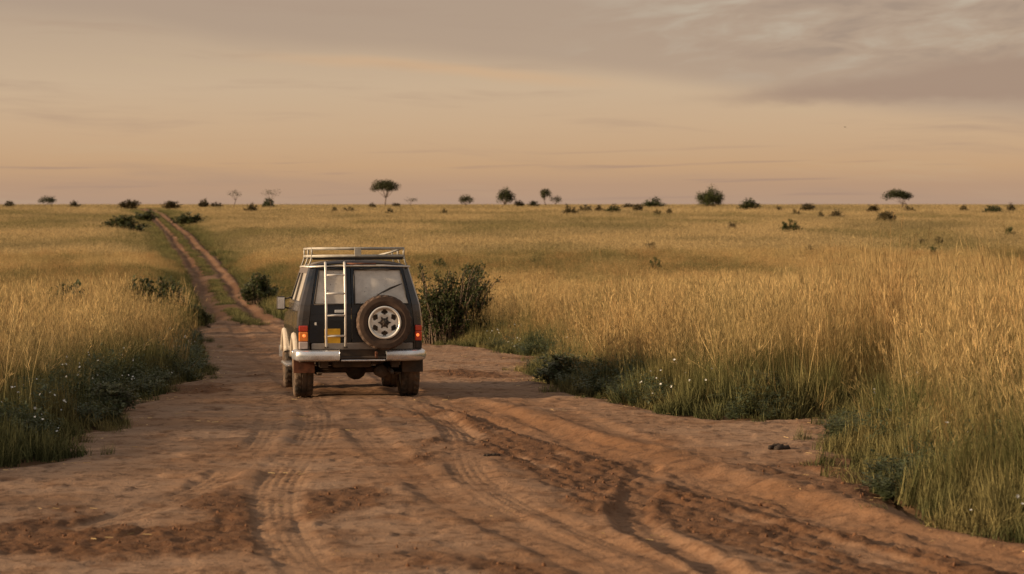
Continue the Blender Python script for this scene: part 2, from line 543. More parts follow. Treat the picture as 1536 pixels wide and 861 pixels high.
n1 = T.noise(geo, 0.045, 5.0, 0.6)
n2 = T.noise(geo, 3.0, 5.0, 0.65)
c = T.mix(T.step(n1, 0.35, 0.65), (0.36, 0.235, 0.085, 1), (0.23, 0.175, 0.065, 1))
c = T.mix(T.step(n2, 0.35, 0.7), c, (0.14, 0.095, 0.04, 1))
c = T.mix(T.n('ShaderNodeAttribute', attribute_name='bare').outputs['Fac'], c, T.mix(T.step(n2, 0.35, 0.65), (0.20, 0.115, 0.065, 1), (0.11, 0.060, 0.032, 1)))
mat_out(T, principled(T, c, 0.95, 0, 0.1))
tag(add('ground', me, m), kind='structure')

# ---- dirt road: fine relief on the clearing, ruts beyond
rx = np.arange(-11.5, 6.6, 0.026)
ry = [8.0]
while ry[-1] < 80: ry.append(ry[-1] + 0.035 + max(0, ry[-1] - 14) * 0.0021)
ry = np.array(ry)
RX, RY = np.meshgrid(rx, ry)
sdv = road_sd(RX.ravel(), RY.ravel()).reshape(RX.shape)
keep = sdv > -0.12
cell = keep[:-1, :-1] & keep[1:, :-1] & keep[:-1, 1:] & keep[1:, 1:]
# only what the view (with a few steps to the side) can reach
wedge = (np.abs(RX) < 1.6 + 0.235 * RY) & ((RY < 60) | (RX > -11))
cell &= wedge[:-1, :-1]
used = np.zeros(RX.shape, bool)
used[:-1, :-1] |= cell; used[1:, :-1] |= cell; used[:-1, 1:] |= cell; used[1:, 1:] |= cell
vid = np.full(RX.shape, -1, np.int64)
vid[used] = np.arange(used.sum())
ux, uy, us = RX[used], RY[used], sdv[used]
rz, packed, loose, rut = road_relief(ux, uy)
uz = terrain(ux, uy) + rz * sstep(us, -0.1, 0.35) - 0.02 * (1 - sstep(us, -0.12, 0.1))
cj, ci = np.nonzero(cell)
fq = np.stack([vid[cj, ci], vid[cj, ci + 1], vid[cj + 1, ci + 1], vid[cj + 1, ci]], 1)
# far ruts: a strip along the track
seg = np.linalg.norm(np.diff(TRK, axis=0), axis=1)
arc = np.concatenate([[0], np.cumsum(seg)])
sa = np.concatenate([np.arange(0, 120, 0.5), np.arange(120, arc[-1], 1.5)])
cxs = np.interp(sa, arc, TRK[:, 0]); cys = np.interp(sa, arc, TRK[:, 1])
tx = np.gradient(cxs); ty = np.gradient(cys); tl = np.hypot(tx, ty); tx /= tl; ty /= tl
lat = np.linspace(-1.6, 1.6, 41)
SX = cxs[:, None] + ty[:, None] * lat[None, :]
SY = cys[:, None] - tx[:, None] * lat[None, :]
wig = (fbm(sa / 6, sa * 0, 2, 5) - 0.5)[:, None] * 0.35
prof = -0.10 * np.exp(-((np.abs(lat[None, :] + wig) - 0.74) / 0.26) ** 2)
SZ = terrain(SX, SY) + 0.03 + prof + (fbm(SX / 0.5, SY / 0.5, 3, 7) - 0.5) * 0.05 - 0.12 * sstep(np.abs(lat), 1.2, 1.6)[None, :]
SZ = SZ - 0.10 * sstep(SY, 79.5, 74.0)
sn, sm = SX.shape
base = len(ux)
si = (np.arange(sn - 1)[:, None] * sm + np.arange(sm - 1)[None, :]).ravel()
sq = np.stack([si, si + 1, si + sm + 1, si + sm], 1) + base
V = np.concatenate([np.stack([ux, uy, uz], 1), np.stack([SX.ravel(), SY.ravel(), SZ.ravel()], 1)])
zz = np.zeros(SX.size)
spk = np.exp(-((np.abs(lat[None, :] + wig) - 0.74) / 0.34) ** 2) * 0.55
me = mesh_arrays('dirt_road', V, np.concatenate([fq, sq]), True,
                 {'packed': np.concatenate([packed, spk.ravel()]), 'loose': np.concatenate([loose, 0.45 + 0.5 * sstep(fbm(SX / 1.2, SY / 5.0, 3, 47).ravel(), 0.4, 0.6)]),
                  'rut': np.concatenate([rut, spk.ravel()])})
m, T = mat_new('red_dirt')
geo = T.n('ShaderNodeNewGeometry').outputs['Position']
pk = T.n('ShaderNodeAttribute', attribute_name='packed').outputs['Fac']
lo_ = T.n('ShaderNodeAttribute', attribute_name='loose').outputs['Fac']
rt_ = T.n('ShaderNodeAttribute', attribute_name='rut').outputs['Fac']
n1 = T.noise(geo, 0.55, 6.0, 0.62)
n2 = T.noise(geo, 6.0, 6.0, 0.68)
n3 = T.noise(geo, 38.0, 4.0, 0.7)
n4 = T.noise(geo, 2.2, 6.0, 0.7)
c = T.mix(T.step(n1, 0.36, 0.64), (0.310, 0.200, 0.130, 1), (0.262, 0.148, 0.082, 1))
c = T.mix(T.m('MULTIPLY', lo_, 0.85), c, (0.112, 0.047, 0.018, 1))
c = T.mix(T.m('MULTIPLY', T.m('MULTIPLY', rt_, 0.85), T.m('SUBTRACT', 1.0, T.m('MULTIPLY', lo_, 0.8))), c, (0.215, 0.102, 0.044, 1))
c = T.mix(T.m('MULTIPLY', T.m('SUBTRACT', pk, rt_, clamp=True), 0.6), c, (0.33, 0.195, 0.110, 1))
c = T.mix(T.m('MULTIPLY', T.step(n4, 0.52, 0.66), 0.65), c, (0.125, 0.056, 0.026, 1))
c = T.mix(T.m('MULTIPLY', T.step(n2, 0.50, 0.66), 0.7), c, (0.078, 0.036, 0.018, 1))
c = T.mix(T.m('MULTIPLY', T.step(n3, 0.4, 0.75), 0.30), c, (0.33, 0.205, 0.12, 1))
bmp = T.n('ShaderNodeBump')
bmp.inputs['Strength'].default_value = 0.8
bmp.inputs['Distance'].default_value = 0.03
T.t.links.new(T.m('ADD', n2, T.m('MULTIPLY', n3, 0.5)), bmp.inputs['Height'])
mat_out(T, principled(T, c, 0.93, 0, 0.18, bmp.outputs[0]))
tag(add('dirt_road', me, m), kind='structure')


# ================================================================== grass
def blades(n, Rr, hmin, hmax, w, lean, seed, droop=0.25, seg=3):
    g = np.random.default_rng(seed)
    ang = g.uniform(0, 2 * math.pi, n); rr = Rr * np.sqrt(g.uniform(0, 1, n))
    bx0 = rr * np.cos(ang); by0 = rr * np.sin(ang)
    h = g.uniform(hmin, hmax, n) * (1 - 0.25 * (rr / max(Rr, 1e-6)) ** 2)
    la = g.uniform(0, 2 * math.pi, n)
    ln = np.abs(g.normal(0, lean, n)) * h
    lx = np.cos(la) * ln + 0.06 * h; ly = np.sin(la) * ln
    wa = g.uniform(0, 2 * math.pi, n)
    wx = np.cos(wa) * w * g.uniform(0.6, 1.3, n); wy = np.sin(wa) * w * g.uniform(0.6, 1.3, n)
    vs_, hs, bvs = [], [], []
    bvr = g.uniform(0, 1, n)
    ts = np.linspace(0, 1, seg + 1)
    for i, t_ in enumerate(ts):
        cx_ = bx0 + lx * t_ ** 1.8; cy_ = by0 + ly * t_ ** 1.8
        cz_ = h * (t_ - droop * (ln / h) * t_ ** 3)
        k = (1 - t_) ** 0.6 if i < seg else 0
        if i < seg:
            k = max(k, 0.35)
            vs_ += [np.stack([cx_ - wx * k / 2, cy_ - wy * k / 2, cz_], 1), np.stack([cx_ + wx * k / 2, cy_ + wy * k / 2, cz_], 1)]
            hs += [cz_, cz_]; bvs += [bvr, bvr]
        else:
            vs_.append(np.stack([cx_, cy_, cz_], 1)); hs.append(cz_); bvs.append(bvr)
    V_ = np.concatenate(vs_); H = np.concatenate(hs); B = np.concatenate(bvs)
    idx = np.arange(n)
    faces = []
    for i in range(seg - 1):
        a_ = idx + (2 * i) * n
        faces += np.stack([a_, a_ + n, a_ + 3 * n, a_ + 2 * n], 1).tolist()
    a_ = idx + 2 * (seg - 1) * n
    faces += np.stack([a_, a_ + n, a_ + 2 * n], 1).tolist()
    tips = np.stack([bx0 + lx, by0 + ly, h * (1 - droop * ln / h)], 1)
    return V_, faces, H, B, tips, np.stack([lx, ly, h], 1)


def seed_heads(tips, dirs, size, seed, per=7, wid=0.010):
    """little panicles of narrow spikelets hanging about the tip of a stalk"""
    g = np.random.default_rng(seed)
    V_, F_, B = [], [], []
    for tp, dr in zip(tips, dirs):
        d = dr / np.linalg.norm(dr)
        b = g.uniform(0, 1)
        for k in range(per):
            p = tp - d * size * g.uniform(0, 1)
            o = g.normal(0, 0.32, 3) + d; o /= np.linalg.norm(o)
            q = p + o * size * g.uniform(0.25, 0.5)
            s = np.cross(o, g.normal(0, 1, 3)); s /= np.linalg.norm(s) + 1e-6
            mid = (p + q) / 2
            i0 = len(V_)
            V_ += [p, mid + s * wid / 2, q, mid - s * wid / 2]
            F_.append([i0, i0 + 1, i0 + 2, i0 + 3]); B += [b] * 4
    return np.array(V_), F_, np.array(B)


def clump(name, parts, mat, hmax):
    V_, F_, H, B = [], [], [], []
    o = 0
    for v, f, h, b in parts:
        V_.append(v); F_ += [[i + o for i in q] for q in f]; H.append(np.asarray(h) / hmax); B.append(b); o += len(v)
    me_ = mesh_arrays(name, np.concatenate(V_), F_, False, {'hgt': np.concatenate(H), 'bv': np.concatenate(B)})
    me_.materials.append(mat)
    return bpy.data.objects.new(name, me_)          # a source shape, not linked to the scene


def gold_clump(i, n, Rr, w, stalks, hw=1.0, mat=None, headw=0.011, per=7, leafh=(0.45, 0.95)):
    v, f, h, b, _, _ = blades(n, Rr, leafh[0], leafh[1], w, 0.26, 100 + i, 0.5)
    v2, f2, h2, b2, tips, dirs = blades(stalks, Rr, 0.9, 1.28, w * 0.62, 0.13, 200 + i, 0.2)
    v3, f3, b3 = seed_heads(tips, dirs, 0.24, 300 + i, per, headw)
    return clump('grass_clump', [(v, f, h, b), (v2, f2, h2, b2), (v3, f3, np.full(len(v3), 1.2), b3 * 0.6)], mat or M['gold'], 1.2)


def scatter(name, pts, rot, scl, idx, tint, sources, label, cat):
    me_ = bpy.data.meshes.new(name)
    pts = np.asarray(pts, np.float32)
    me_.vertices.add(len(pts))
    me_.vertices.foreach_set('co', pts.ravel())
    for an, av in (('rot', rot), ('scl', scl)):
        at = me_.attributes.new(an, 'FLOAT_VECTOR', 'POINT')
        at.data.foreach_set('vector', np.asarray(av, np.float32).ravel())
    at = me_.attributes.new('idx', 'INT', 'POINT'); at.data.foreach_set('value', np.asarray(idx, np.int32))
    at = me_.attributes.new('tint', 'FLOAT', 'POINT'); at.data.foreach_set('value', np.asarray(tint, np.float32))
    me_.update()
    o = bpy.data.objects.new(name, me_)
    col.objects.link(o)
    ng = bpy.data.node_groups.new(name + '_spread', 'GeometryNodeTree')
    ng.interface.new_socket('Geometry', in_out='INPUT', socket_type='NodeSocketGeometry')
    ng.interface.new_socket('Geometry', in_out='OUTPUT', socket_type='NodeSocketGeometry')
    N, L = ng.nodes, ng.links
    gi = N.new('NodeGroupInput'); go = N.new('NodeGroupOutput')
    ip = N.new('GeometryNodeInstanceOnPoints')
    ip.inputs['Pick Instance'].default_value = True
    jn = N.new('GeometryNodeJoinGeometry')
    for s in sources:
        oi = N.new('GeometryNodeObjectInfo'); oi.inputs['Object'].default_value = s
        oi.inputs['As Instance'].default_value = False
        gt = N.new('GeometryNodeGeometryToInstance')
        L.new(oi.outputs['Geometry'], gt.inputs[0]); L.new(gt.outputs[0], jn.inputs[0])
    def na(nm, dt):
        nd = N.new('GeometryNodeInputNamedAttribute'); nd.data_type = dt
        nd.inputs[0].default_value = nm
        return nd.outputs[0]
    L.new(gi.outputs[0], ip.inputs['Points']); L.new(jn.outputs[0], ip.inputs['Instance'])
    L.new(na('idx', 'INT'), ip.inputs['Instance Index'])
    L.new(na('rot', 'FLOAT_VECTOR'), ip.inputs['Rotation'])
    L.new(na('scl', 'FLOAT_VECTOR'), ip.inputs['Scale'])
    L.new(ip.outputs[0], go.inputs[0])
    md = o.modifiers.new('spread', 'NODES'); md.node_group = ng
    tag(o, label, cat, kind='stuff')
    for s in sources:
        for mm in s.data.materials:
            if mm.name not in [x.name for x in me_.materials if x]: me_.materials.append(mm)
    return o


def sample_wedge(y0, y1, dens, g, half=0.285, pad=2.0):
    area = (half * (y1 ** 2 - y0 ** 2)) + 2 * pad * (y1 - y0)
    n = int(area * dens)
    Y = np.sqrt(g.uniform(y0 ** 2, y1 ** 2, int(n * 1.0)))
    X = g.uniform(-1, 1, len(Y)) * (half * Y + pad)
    return X, Y


def rotscale(n, s, g, lean=0.06, sz=None):
    rot = np.stack([g.normal(0, lean, n), g.normal(0, lean, n), g.uniform(0, 6.283, n)], 1)
    sz = s if sz is None else sz
    return rot, np.stack([s, s, sz], 1)


near_src = [gold_clump(i, 40, 0.20, 0.0085, 20, headw=0.0065, per=5) for i in range(8)]
mid_src = [gold_clump(20 + i, 76, 0.50, 0.013, 34, headw=0.011, per=4) for i in range(5)]
far_src = [gold_clump(40 + i, 90, 1.3, 0.026, 34, mat=M['gold_far'], headw=0.032, per=3, leafh=(0.55, 1.0)) for i in range(4)]
vfar_src = [gold_clump(60 + i, 110, 2.8, 0.06, 30, mat=M['gold_far'], headw=0.11, per=2, leafh=(0.6, 1.0)) for i in range(4)]


def green_patch(X, Y):
    """0 ripe ... 1 still green: damp hollows and patches"""
    return sstep(fbm(X / 11 + 40, Y / 22 + 13, 4, 131), 0.47, 0.66)


g = np.random.default_rng(5)
X, Y = sample_wedge(9, 62, 15.0, g)
sdv_ = road_sd(X, Y)
k = (sdv_ < -0.30) & (g.uniform(0, 1, len(X)) < sstep(-sdv_, 0.2, 1.3) * 0.75 + 0.25)
tus = fbm(X / 0.55 + 3, Y / 0.8, 2, 143)
k &= g.uniform(0, 1, len(X)) < 0.12 + 1.0 * sstep(tus, 0.34, 0.58)
X, Y, sdv_, tus = X[k], Y[k], sdv_[k], tus[k]
# tussocky: heights vary by patch, tall stand at the right foreground
hs = 0.74 + 0.85 * (fbm(X / 1.5, Y / 1.8, 3, 141) - 0.38) + 0.36 * sstep(tus, 0.3, 0.7) + g.normal(0, 0.16, len(X))
hs *= 0.62 + 0.38 * sstep(-sdv_, 0.25, 1.5)
hs *= 1 + 0.34 * sstep(X, 2.4, 5.0) * sstep(Y, 42, 24)
tint = np.clip(0.65 * sstep(-sdv_, 1.25, 0.3) + 0.25 * sstep(fbm(X / 1.1 + 8, Y / 1.4, 2, 145), 0.45, 0.7) + 0.45 * green_patch(X, Y) + g.normal(0, 0.12, len(X)), 0, 1)
rot, scl = rotscale(len(X), 0.85 + 0.3 * g.uniform(0, 1, len(X)), g, 0.15, hs)
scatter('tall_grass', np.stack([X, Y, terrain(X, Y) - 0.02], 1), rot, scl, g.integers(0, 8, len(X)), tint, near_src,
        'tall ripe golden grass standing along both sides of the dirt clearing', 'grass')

X, Y = sample_wedge(60, 165, 4.4, g)
sdv_ = road_sd(X, Y)
k = sdv_ < -0.65
X, Y, sdv_ = X[k], Y[k], sdv_[k]
hs = 0.86 + 0.55 * (fbm(X / 4, Y / 5, 3, 151) - 0.4) + g.normal(0, 0.09, len(X))
hs *= 0.5 + 0.5 * sstep(-sdv_, 0.4, 2.6)
tint = np.clip(0.65 * sstep(-sdv_, 3.2, 0.6) + 0.75 * green_patch(X, Y) + g.normal(0, 0.14, len(X)), 0, 1)
rot, scl = rotscale(len(X), 0.8 + 0.4 * g.uniform(0, 1, len(X)), g, 0.07, hs)
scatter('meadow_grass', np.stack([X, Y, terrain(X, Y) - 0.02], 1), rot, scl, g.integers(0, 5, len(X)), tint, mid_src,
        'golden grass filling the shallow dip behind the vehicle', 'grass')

X, Y = sample_wedge(160, 370, 1.15, g)
sdv_ = road_sd(X, Y)
k = sdv_ < -1.5
X, Y, sdv_ = X[k], Y[k], sdv_[k]
hs = 0.80 + 0.5 * (fbm(X / 9, Y / 12, 3, 161) - 0.4) + g.normal(0, 0.1, len(X))
hs *= 0.4 + 0.6 * sstep(-sdv_, 1.4, 5.0)
tint = np.clip(0.6 * sstep(-sdv_, 6.5, 1.2) + 0.75 * green_patch(X, Y) + g.normal(0, 0.14, len(X)), 0, 1)
rot, scl = rotscale(len(X), 0.8 + 0.4 * g.uniform(0, 1, len(X)), g, 0.05, hs)
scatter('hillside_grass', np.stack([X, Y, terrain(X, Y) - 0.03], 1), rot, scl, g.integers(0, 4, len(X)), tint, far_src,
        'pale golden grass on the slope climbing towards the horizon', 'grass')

X, Y = sample_wedge(360, 900, 0.16, g)
sdv_ = road_sd(X, Y)
k = sdv_ < -3.0
X, Y, sdv_ = X[k], Y[k], sdv_[k]
hs = 0.80 + 0.3 * (fbm(X / 20, Y / 25, 3, 171) - 0.4) + g.normal(0, 0.08, len(X))
hs *= 0.35 + 0.65 * sstep(-sdv_, 3, 9)
tint = np.clip(0.9 * sstep(-sdv_, 9, 2.5) + 0.35 * green_patch(X, Y) + g.normal(0, 0.1, len(X)), 0, 1)
rot, scl = rotscale(len(X), 0.8 + 0.4 * g.uniform(0, 1, len(X)), g, 0.04, hs)
scatter('horizon_grass', np.stack([X, Y, terrain(X, Y) - 0.03], 1), rot, scl, g.integers(0, 4, len(X)), tint, vfar_src,
        'distant pale grass forming the flat skyline', 'grass')

# long pale stalks standing out of the grass, some leaning or bent over
stalk_src = []
for i in range(6):
    v, f, h, b, tips, dirs = blades(5, 0.25, 1.25, 1.95, 0.0075, 0.30, 800 + i, 0.35, 4)
    v3, f3, b3 = seed_heads(tips, dirs, 0.26, 900 + i, 7, 0.0075)
    stalk_src.append(clump('stalk_clump', [(v, f, h, b * 0.4 + 0.6), (v3, f3, np.full(len(v3), 1.9), b3 * 0.5 + 0.3)], M['gold'], 1.5))
X, Y = sample_wedge(11, 75, 4.2, g)
sdv_ = road_sd(X, Y)
k = (sdv_ < -0.7) & (g.uniform(0, 1, len(X)) < 0.25 + 0.75 * sstep(fbm(X / 3 + 1, Y / 4, 2, 147), 0.4, 0.65) * sstep(X, -3, 4))
X, Y = X[k], Y[k]
hs = 0.72 + 0.25 * g.uniform(0, 1, len(X)) + 0.15 * sstep(X, 2, 5)
rot, scl = rotscale(len(X), np.ones(len(X)), g, 0.20, hs)
scatter('grass_stalks', np.stack([X, Y, terrain(X, Y) - 0.02], 1), rot, scl, g.integers(0, 6, len(X)), np.zeros(len(X)), stalk_src,
        'long pale seed stalks rising above the golden grass', 'grass')

# green verge: fresh grass where the tall stand meets the dirt
verge_src = []
for i in range(6):
    v, f, h, b, _, _ = blades(70, 0.20, 0.25, 0.62, 0.011, 0.34, 400 + i, 0.6)
    verge_src.append(clump('verge_clump', [(v, f, h, b)], M['green'], 0.6))
X, Y = sample_wedge(9, 62, 30.0, g)
sdv_ = road_sd(X, Y)
lush = 0.9 + 1.6 * sstep(fbm(X / 2.2 + 4, Y / 2.2, 2, 181), 0.35, 0.7)
k = (sdv_ < -0.02) & (-sdv_ < 1.25 * lush) & (g.uniform(0, 1, len(X)) < 0.8)
X, Y, sdv_ = X[k], Y[k], sdv_[k]
hs = (0.40 + 0.85 * sstep(-sdv_, 0.0, 0.9)) * (0.75 + 0.6 * fbm(X / 0.9, Y / 0.9, 2, 191))
rot, scl = rotscale(len(X), 0.7 + 0.4 * g.uniform(0, 1, len(X)), g, 0.14, hs)
scatter('verge_grass', np.stack([X, Y, terrain(X, Y) - 0.01], 1), rot, scl, g.integers(0, 6, len(X)), np.zeros(len(X)), verge_src,
        'short dark green grass edging the bare dirt', 'grass')
# green growth along and between the far ruts
sidx = g.uniform(0, arc[-1] - 100, 5200)
cx_ = np.interp(sidx, arc, TRK[:, 0]); cy_ = np.interp(sidx, arc, TRK[:, 1])
off_ = np.where(g.uniform(0, 1, len(sidx)) < 0.30, g.normal(0, 0.13, len(sidx)),
                np.sign(g.uniform(-1, 1, len(sidx))) * (1.45 + sidx / 500 + np.abs(g.normal(0, 1.0, len(sidx))) * (0.5 + sidx / 300)))
midstrip = (np.abs(off_) < 0.6)
X = cx_ + off_; Y = cy_ + g.normal(0, 0.5, len(sidx))
k = (Y > 74) & ~(midstrip & (fbm(sidx / 14 + 2, sidx * 0, 2, 77) < 0.30))
X, Y, midstrip = X[k], Y[k], midstrip[k]
hs = np.where(midstrip, 0.38, 0.45 + 0.6 * g.uniform(0, 1, len(X)))
w_ = np.where(midstrip, 1.25, 1.4 + Y / 220)
rot, scl = rotscale(len(X), w_, g, 0.1, hs)
scatter('track_verge', np.stack([X, Y, terrain(X, Y) - 0.01], 1), rot, scl, g.integers(0, 6, len(X)), np.zeros(len(X)), verge_src,
        'green grass growing along and between the wheel ruts of the far track', 'grass')


# weeds with small white flowers at the foot of the verge
def weed(i, flowers):
    gg = np.random.default_rng(500 + i)
    V_, F_, H, B = [], [], [], []
    fl = []
    for s in range(16):
        a_ = gg.uniform(0, 6.283); hh = gg.uniform(0.18, 0.42); ln = gg.uniform(0.05, 0.22)
        tip = np.array([math.cos(a_) * ln, math.sin(a_) * ln, hh])
        for kf in range(13):
            t_ = gg.uniform(0.15, 1.0)
            p = tip * np.array([t_ ** 1.4, t_ ** 1.4, t_])
            d = gg.normal(0, 1, 3); d[2] = d[2] * 0.4 + 0.25; d /= np.linalg.norm(d)
            sdv2 = np.cross(d, (0, 0, 1.0)); sdv2 /= np.linalg.norm(sdv2) + 1e-6
            L_ = gg.uniform(0.035, 0.075); w2 = L_ * 0.42
            i0 = len(V_)
            V_ += [p, p + d * L_ * 0.5 + sdv2 * w2 / 2, p + d * L_ - np.array([0, 0, 0.01]), p + d * L_ * 0.5 - sdv2 * w2 / 2]
            F_.append([i0, i0 + 1, i0 + 2, i0 + 3]); B += [gg.uniform(0, 1)] * 4; H += [p[2]] * 4
        fl.append(tip)
    me_ = mesh_arrays('weed_clump', np.array(V_), F_, False, {'hgt': H, 'bv': B})
    me_.materials.append(M['weed'])
    return bpy.data.objects.new('weed_clump', me_)


weed_src = [weed(i, False) for i in range(5)]
X, Y = sample_wedge(9, 62, 26.0, g)
sdv_ = road_sd(X, Y)
left = X < -2.5
k = (sdv_ < 0.02) & (-sdv_ < np.where(left, 1.0, 0.5)) & (fbm(X / 1.5 + 9, Y / 1.5, 2, 201) > np.where(left, 0.36, 0.52))
X, Y, sdv_ = X[k], Y[k], sdv_[k]
hs = 0.55 + 0.7 * sstep(-sdv_, 0.0, 0.6) * g.uniform(0.6, 1.3, len(X))
rot, scl = rotscale(len(X), 0.8 + 0.5 * g.uniform(0, 1, len(X)), g, 0.12, hs)
scatter('verge_weeds', np.stack([X, Y, terrain(X, Y)], 1), rot, scl, g.integers(0, 5, len(X)), np.zeros(len(X)), weed_src,
        'low dark leafy weeds at the foot of the grass verge', 'weeds')

X, Y = sample_wedge(14, 130, 0.55, g)
sdv_ = road_sd(X, Y)
k = (sdv_ < -0.8) & (fbm(X / 2.5 + 6, Y / 3.5, 2, 203) > 0.52)
X, Y = X[k], Y[k]
hs = 1.3 + 1.2 * g.uniform(0, 1, len(X))
rot, scl = rotscale(len(X), 1.0 + 0.8 * g.uniform(0, 1, len(X)), g, 0.15, hs)
scatter('field_weeds', np.stack([X, Y, terrain(X, Y)], 1), rot, scl, g.integers(0, 5, len(X)), np.zeros(len(X)), weed_src,
        'dark leafy weeds growing among the tall golden grass', 'weeds')

V_, F_ = [], []
for kf in range(6):
    a0, a1 = kf * 1.0472, kf * 1.0472 + 0.8
    i0 = len(V_)
    V_ += [(0, 0, 0), (0.5 * math.cos(a0 - .1), 0.5 * math.sin(a0 - .1), 0.12), (math.cos((a0 + a1) / 2), math.sin((a0 + a1) / 2), 0.16), (0.5 * math.cos(a1 + .1), 0.5 * math.sin(a1 + .1), 0.12)]
    F_.append([i0, i0 + 1, i0 + 2, i0 + 3])
i0 = len(V_)
V_ += [(0, 0, -18), (0.1, 0, -18), (0.06, 0, 0), (-0.06, 0, 0)]
F_.append([i0, i0 + 1, i0 + 2, i0 + 3])
mef = mesh_arrays('flower_shape', np.array(V_, float), F_)
mef.materials.append(M['petal']); mef.materials.append(M['weed'])
mef.polygons[6].material_index = 1
flower_src = [bpy.data.objects.new('flower_shape', mef)]
X, Y = sample_wedge(16, 60, 30.0, g)
sdv_ = road_sd(X, Y)
left = X < -2.5
clus = fbm(X / 0.8 + 2, Y / 0.8, 2, 211)
k = (sdv_ < -0.05) & (-sdv_ < 0.95) & (clus > np.where(left, 0.60, 0.71)) & (g.uniform(0, 1, len(X)) < 0.55)
X, Y, sdv_ = X[k], Y[k], sdv_[k]
hz = terrain(X, Y) + 0.16 + 0.38 * sstep(-sdv_, 0, 0.7) * g.uniform(0.6, 1.2, len(X))
s_ = g.uniform(0.012, 0.021, len(X))
rot = np.stack([g.normal(0.75, 0.35, len(X)), g.normal(0, 0.35, len(X)), g.normal(0, 0.6, len(X))], 1)
scatter('white_flowers', np.stack([X, Y, hz], 1), rot, np.stack([s_, s_, s_], 1), np.zeros(len(X)), np.zeros(len(X)), flower_src,
        'tiny white wildflowers dotted among the dark verge weeds', 'flowers')

# straw litter and odd tufts strewn over the dirt margins
lit_src = []
for i in range(4):
    gg = np.random.default_rng(700 + i)
    V_, F_, H_, B_ = [], [], [], []
    for k_ in range(5):
        p = np.array([gg.normal(0, 0.10), gg.normal(0, 0.10), 0.006 + 0.012 * gg.uniform()]); a_ = gg.uniform(0, 6.283); L_ = gg.uniform(0.025, 0.09)
        d = np.array([math.cos(a_), math.sin(a_), gg.normal(0, 0.06)]) * L_; n_ = np.array([-math.sin(a_), math.cos(a_), 0.5]) * 0.003
        i0 = len(V_); V_ += [p - n_, p + d - n_, p + d + n_, p + n_]; F_.append([i0, i0 + 1, i0 + 2, i0 + 3]); H_ += [1.0] * 4; B_ += [gg.uniform(0, 1)] * 4
    mel = mesh_arrays('straw', np.array(V_), F_, False, {'hgt': H_, 'bv': B_}); mel.materials.append(M['gold'])
    lit_src.append(bpy.data.objects.new('straw', mel))
X, Y = sample_wedge(11, 55, 9.0, g)
sdv_ = road_sd(X, Y)
rz_ = road_relief(X, Y)[0]
k = (sdv_ > 0.0) & (g.uniform(0, 1, len(X)) < 0.03 + 0.7 * sstep(sdv_, 0.7, 0.0))
X, Y, rz_, sdv_ = X[k], Y[k], rz_[k], sdv_[k]
rot, scl = rotscale(len(X), np.ones(len(X)), g, 0.03)
scatter('straw_litter', np.stack([X, Y, terrain(X, Y) + rz_ * sstep(sdv_, -0.1, 0.35)], 1), rot, scl, g.integers(0, 4, len(X)), np.zeros(len(X)), lit_src,
        'bits of dry straw lying on the dirt along the verge', 'straw')
X, Y = sample_wedge(11, 60, 5.0, g)
sdv_ = road_sd(X, Y)
k = (sdv_ > -0.05) & (sdv_ < 0.55) & (g.uniform(0, 1, len(X)) < sstep(sdv_, 0.6, 0.0))
X, Y = X[k], Y[k]
rot, scl = rotscale(len(X), 0.35 + 0.35 * g.uniform(0, 1, len(X)), g, 0.2, 0.18 + 0.3 * g.uniform(0, 1, len(X)))
scatter('edge_tufts', np.stack([X, Y, terrain(X, Y)], 1), rot, scl, g.integers(0, 6, len(X)), np.zeros(len(X)), verge_src,
        'small green tufts creeping onto the bare dirt', 'grass')

# loose clods of earth on the dirt
clod_src = []
for i in range(4):
    gg = np.random.default_rng(600 + i)
    vv = []
    for la_ in (-0.9, -0.3, 0.35, 0.95):
        for lo2 in range(6):
            r_ = gg.uniform(0.7, 1.15)
            vv.append((math.cos(la_) * math.cos(lo2 * 1.047) * r_, math.cos(la_) * math.sin(lo2 * 1.047) * r_, math.sin(la_) * r_ * 0.65))
    ff = [[a_ * 6 + b_, a_ * 6 + (b_ + 1) % 6, (a_ + 1) * 6 + (b_ + 1) % 6, (a_ + 1) * 6 + b_] for a_ in range(3) for b_ in range(6)]
    ff += [[5, 4, 3, 2, 1, 0], [18, 19, 20, 21, 22, 23]]
    mc = mesh_arrays('clod', np.array(vv), ff, True)
    mc.materials.append(bpy.data.materials.get('clod_earth') or simple('clod_earth', (0.15, 0.068, 0.030, 1), 0.95))
    clod_src.append(bpy.data.objects.new('clod', mc))
X, Y = sample_wedge(11, 55, 26.0, g)
sdv_ = road_sd(X, Y)
rz_, pk_, lo2_, _ = road_relief(X, Y)
k = (sdv_ > 0.1) & (g.uniform(0, 1, len(X)) < lo2_ * 1.0 - 0.05 - pk_)
X, Y, rz_ = X[k], Y[k], rz_[k]
s_ = 0.005 + 0.016 * g.uniform(0, 1, len(X)) ** 3
rot = g.uniform(0, 6.283, (len(X), 3))
scatter('dirt_clods', np.stack([X, Y, terrain(X, Y) + rz_ + s_ * 0.15], 1), rot, np.stack([s_ * 1.3, s_, s_], 1), g.integers(0, 4, len(X)),
        np.zeros(len(X)), clod_src, 'loose crumbs and clods of reddish earth scattered over the road', 'dirt')
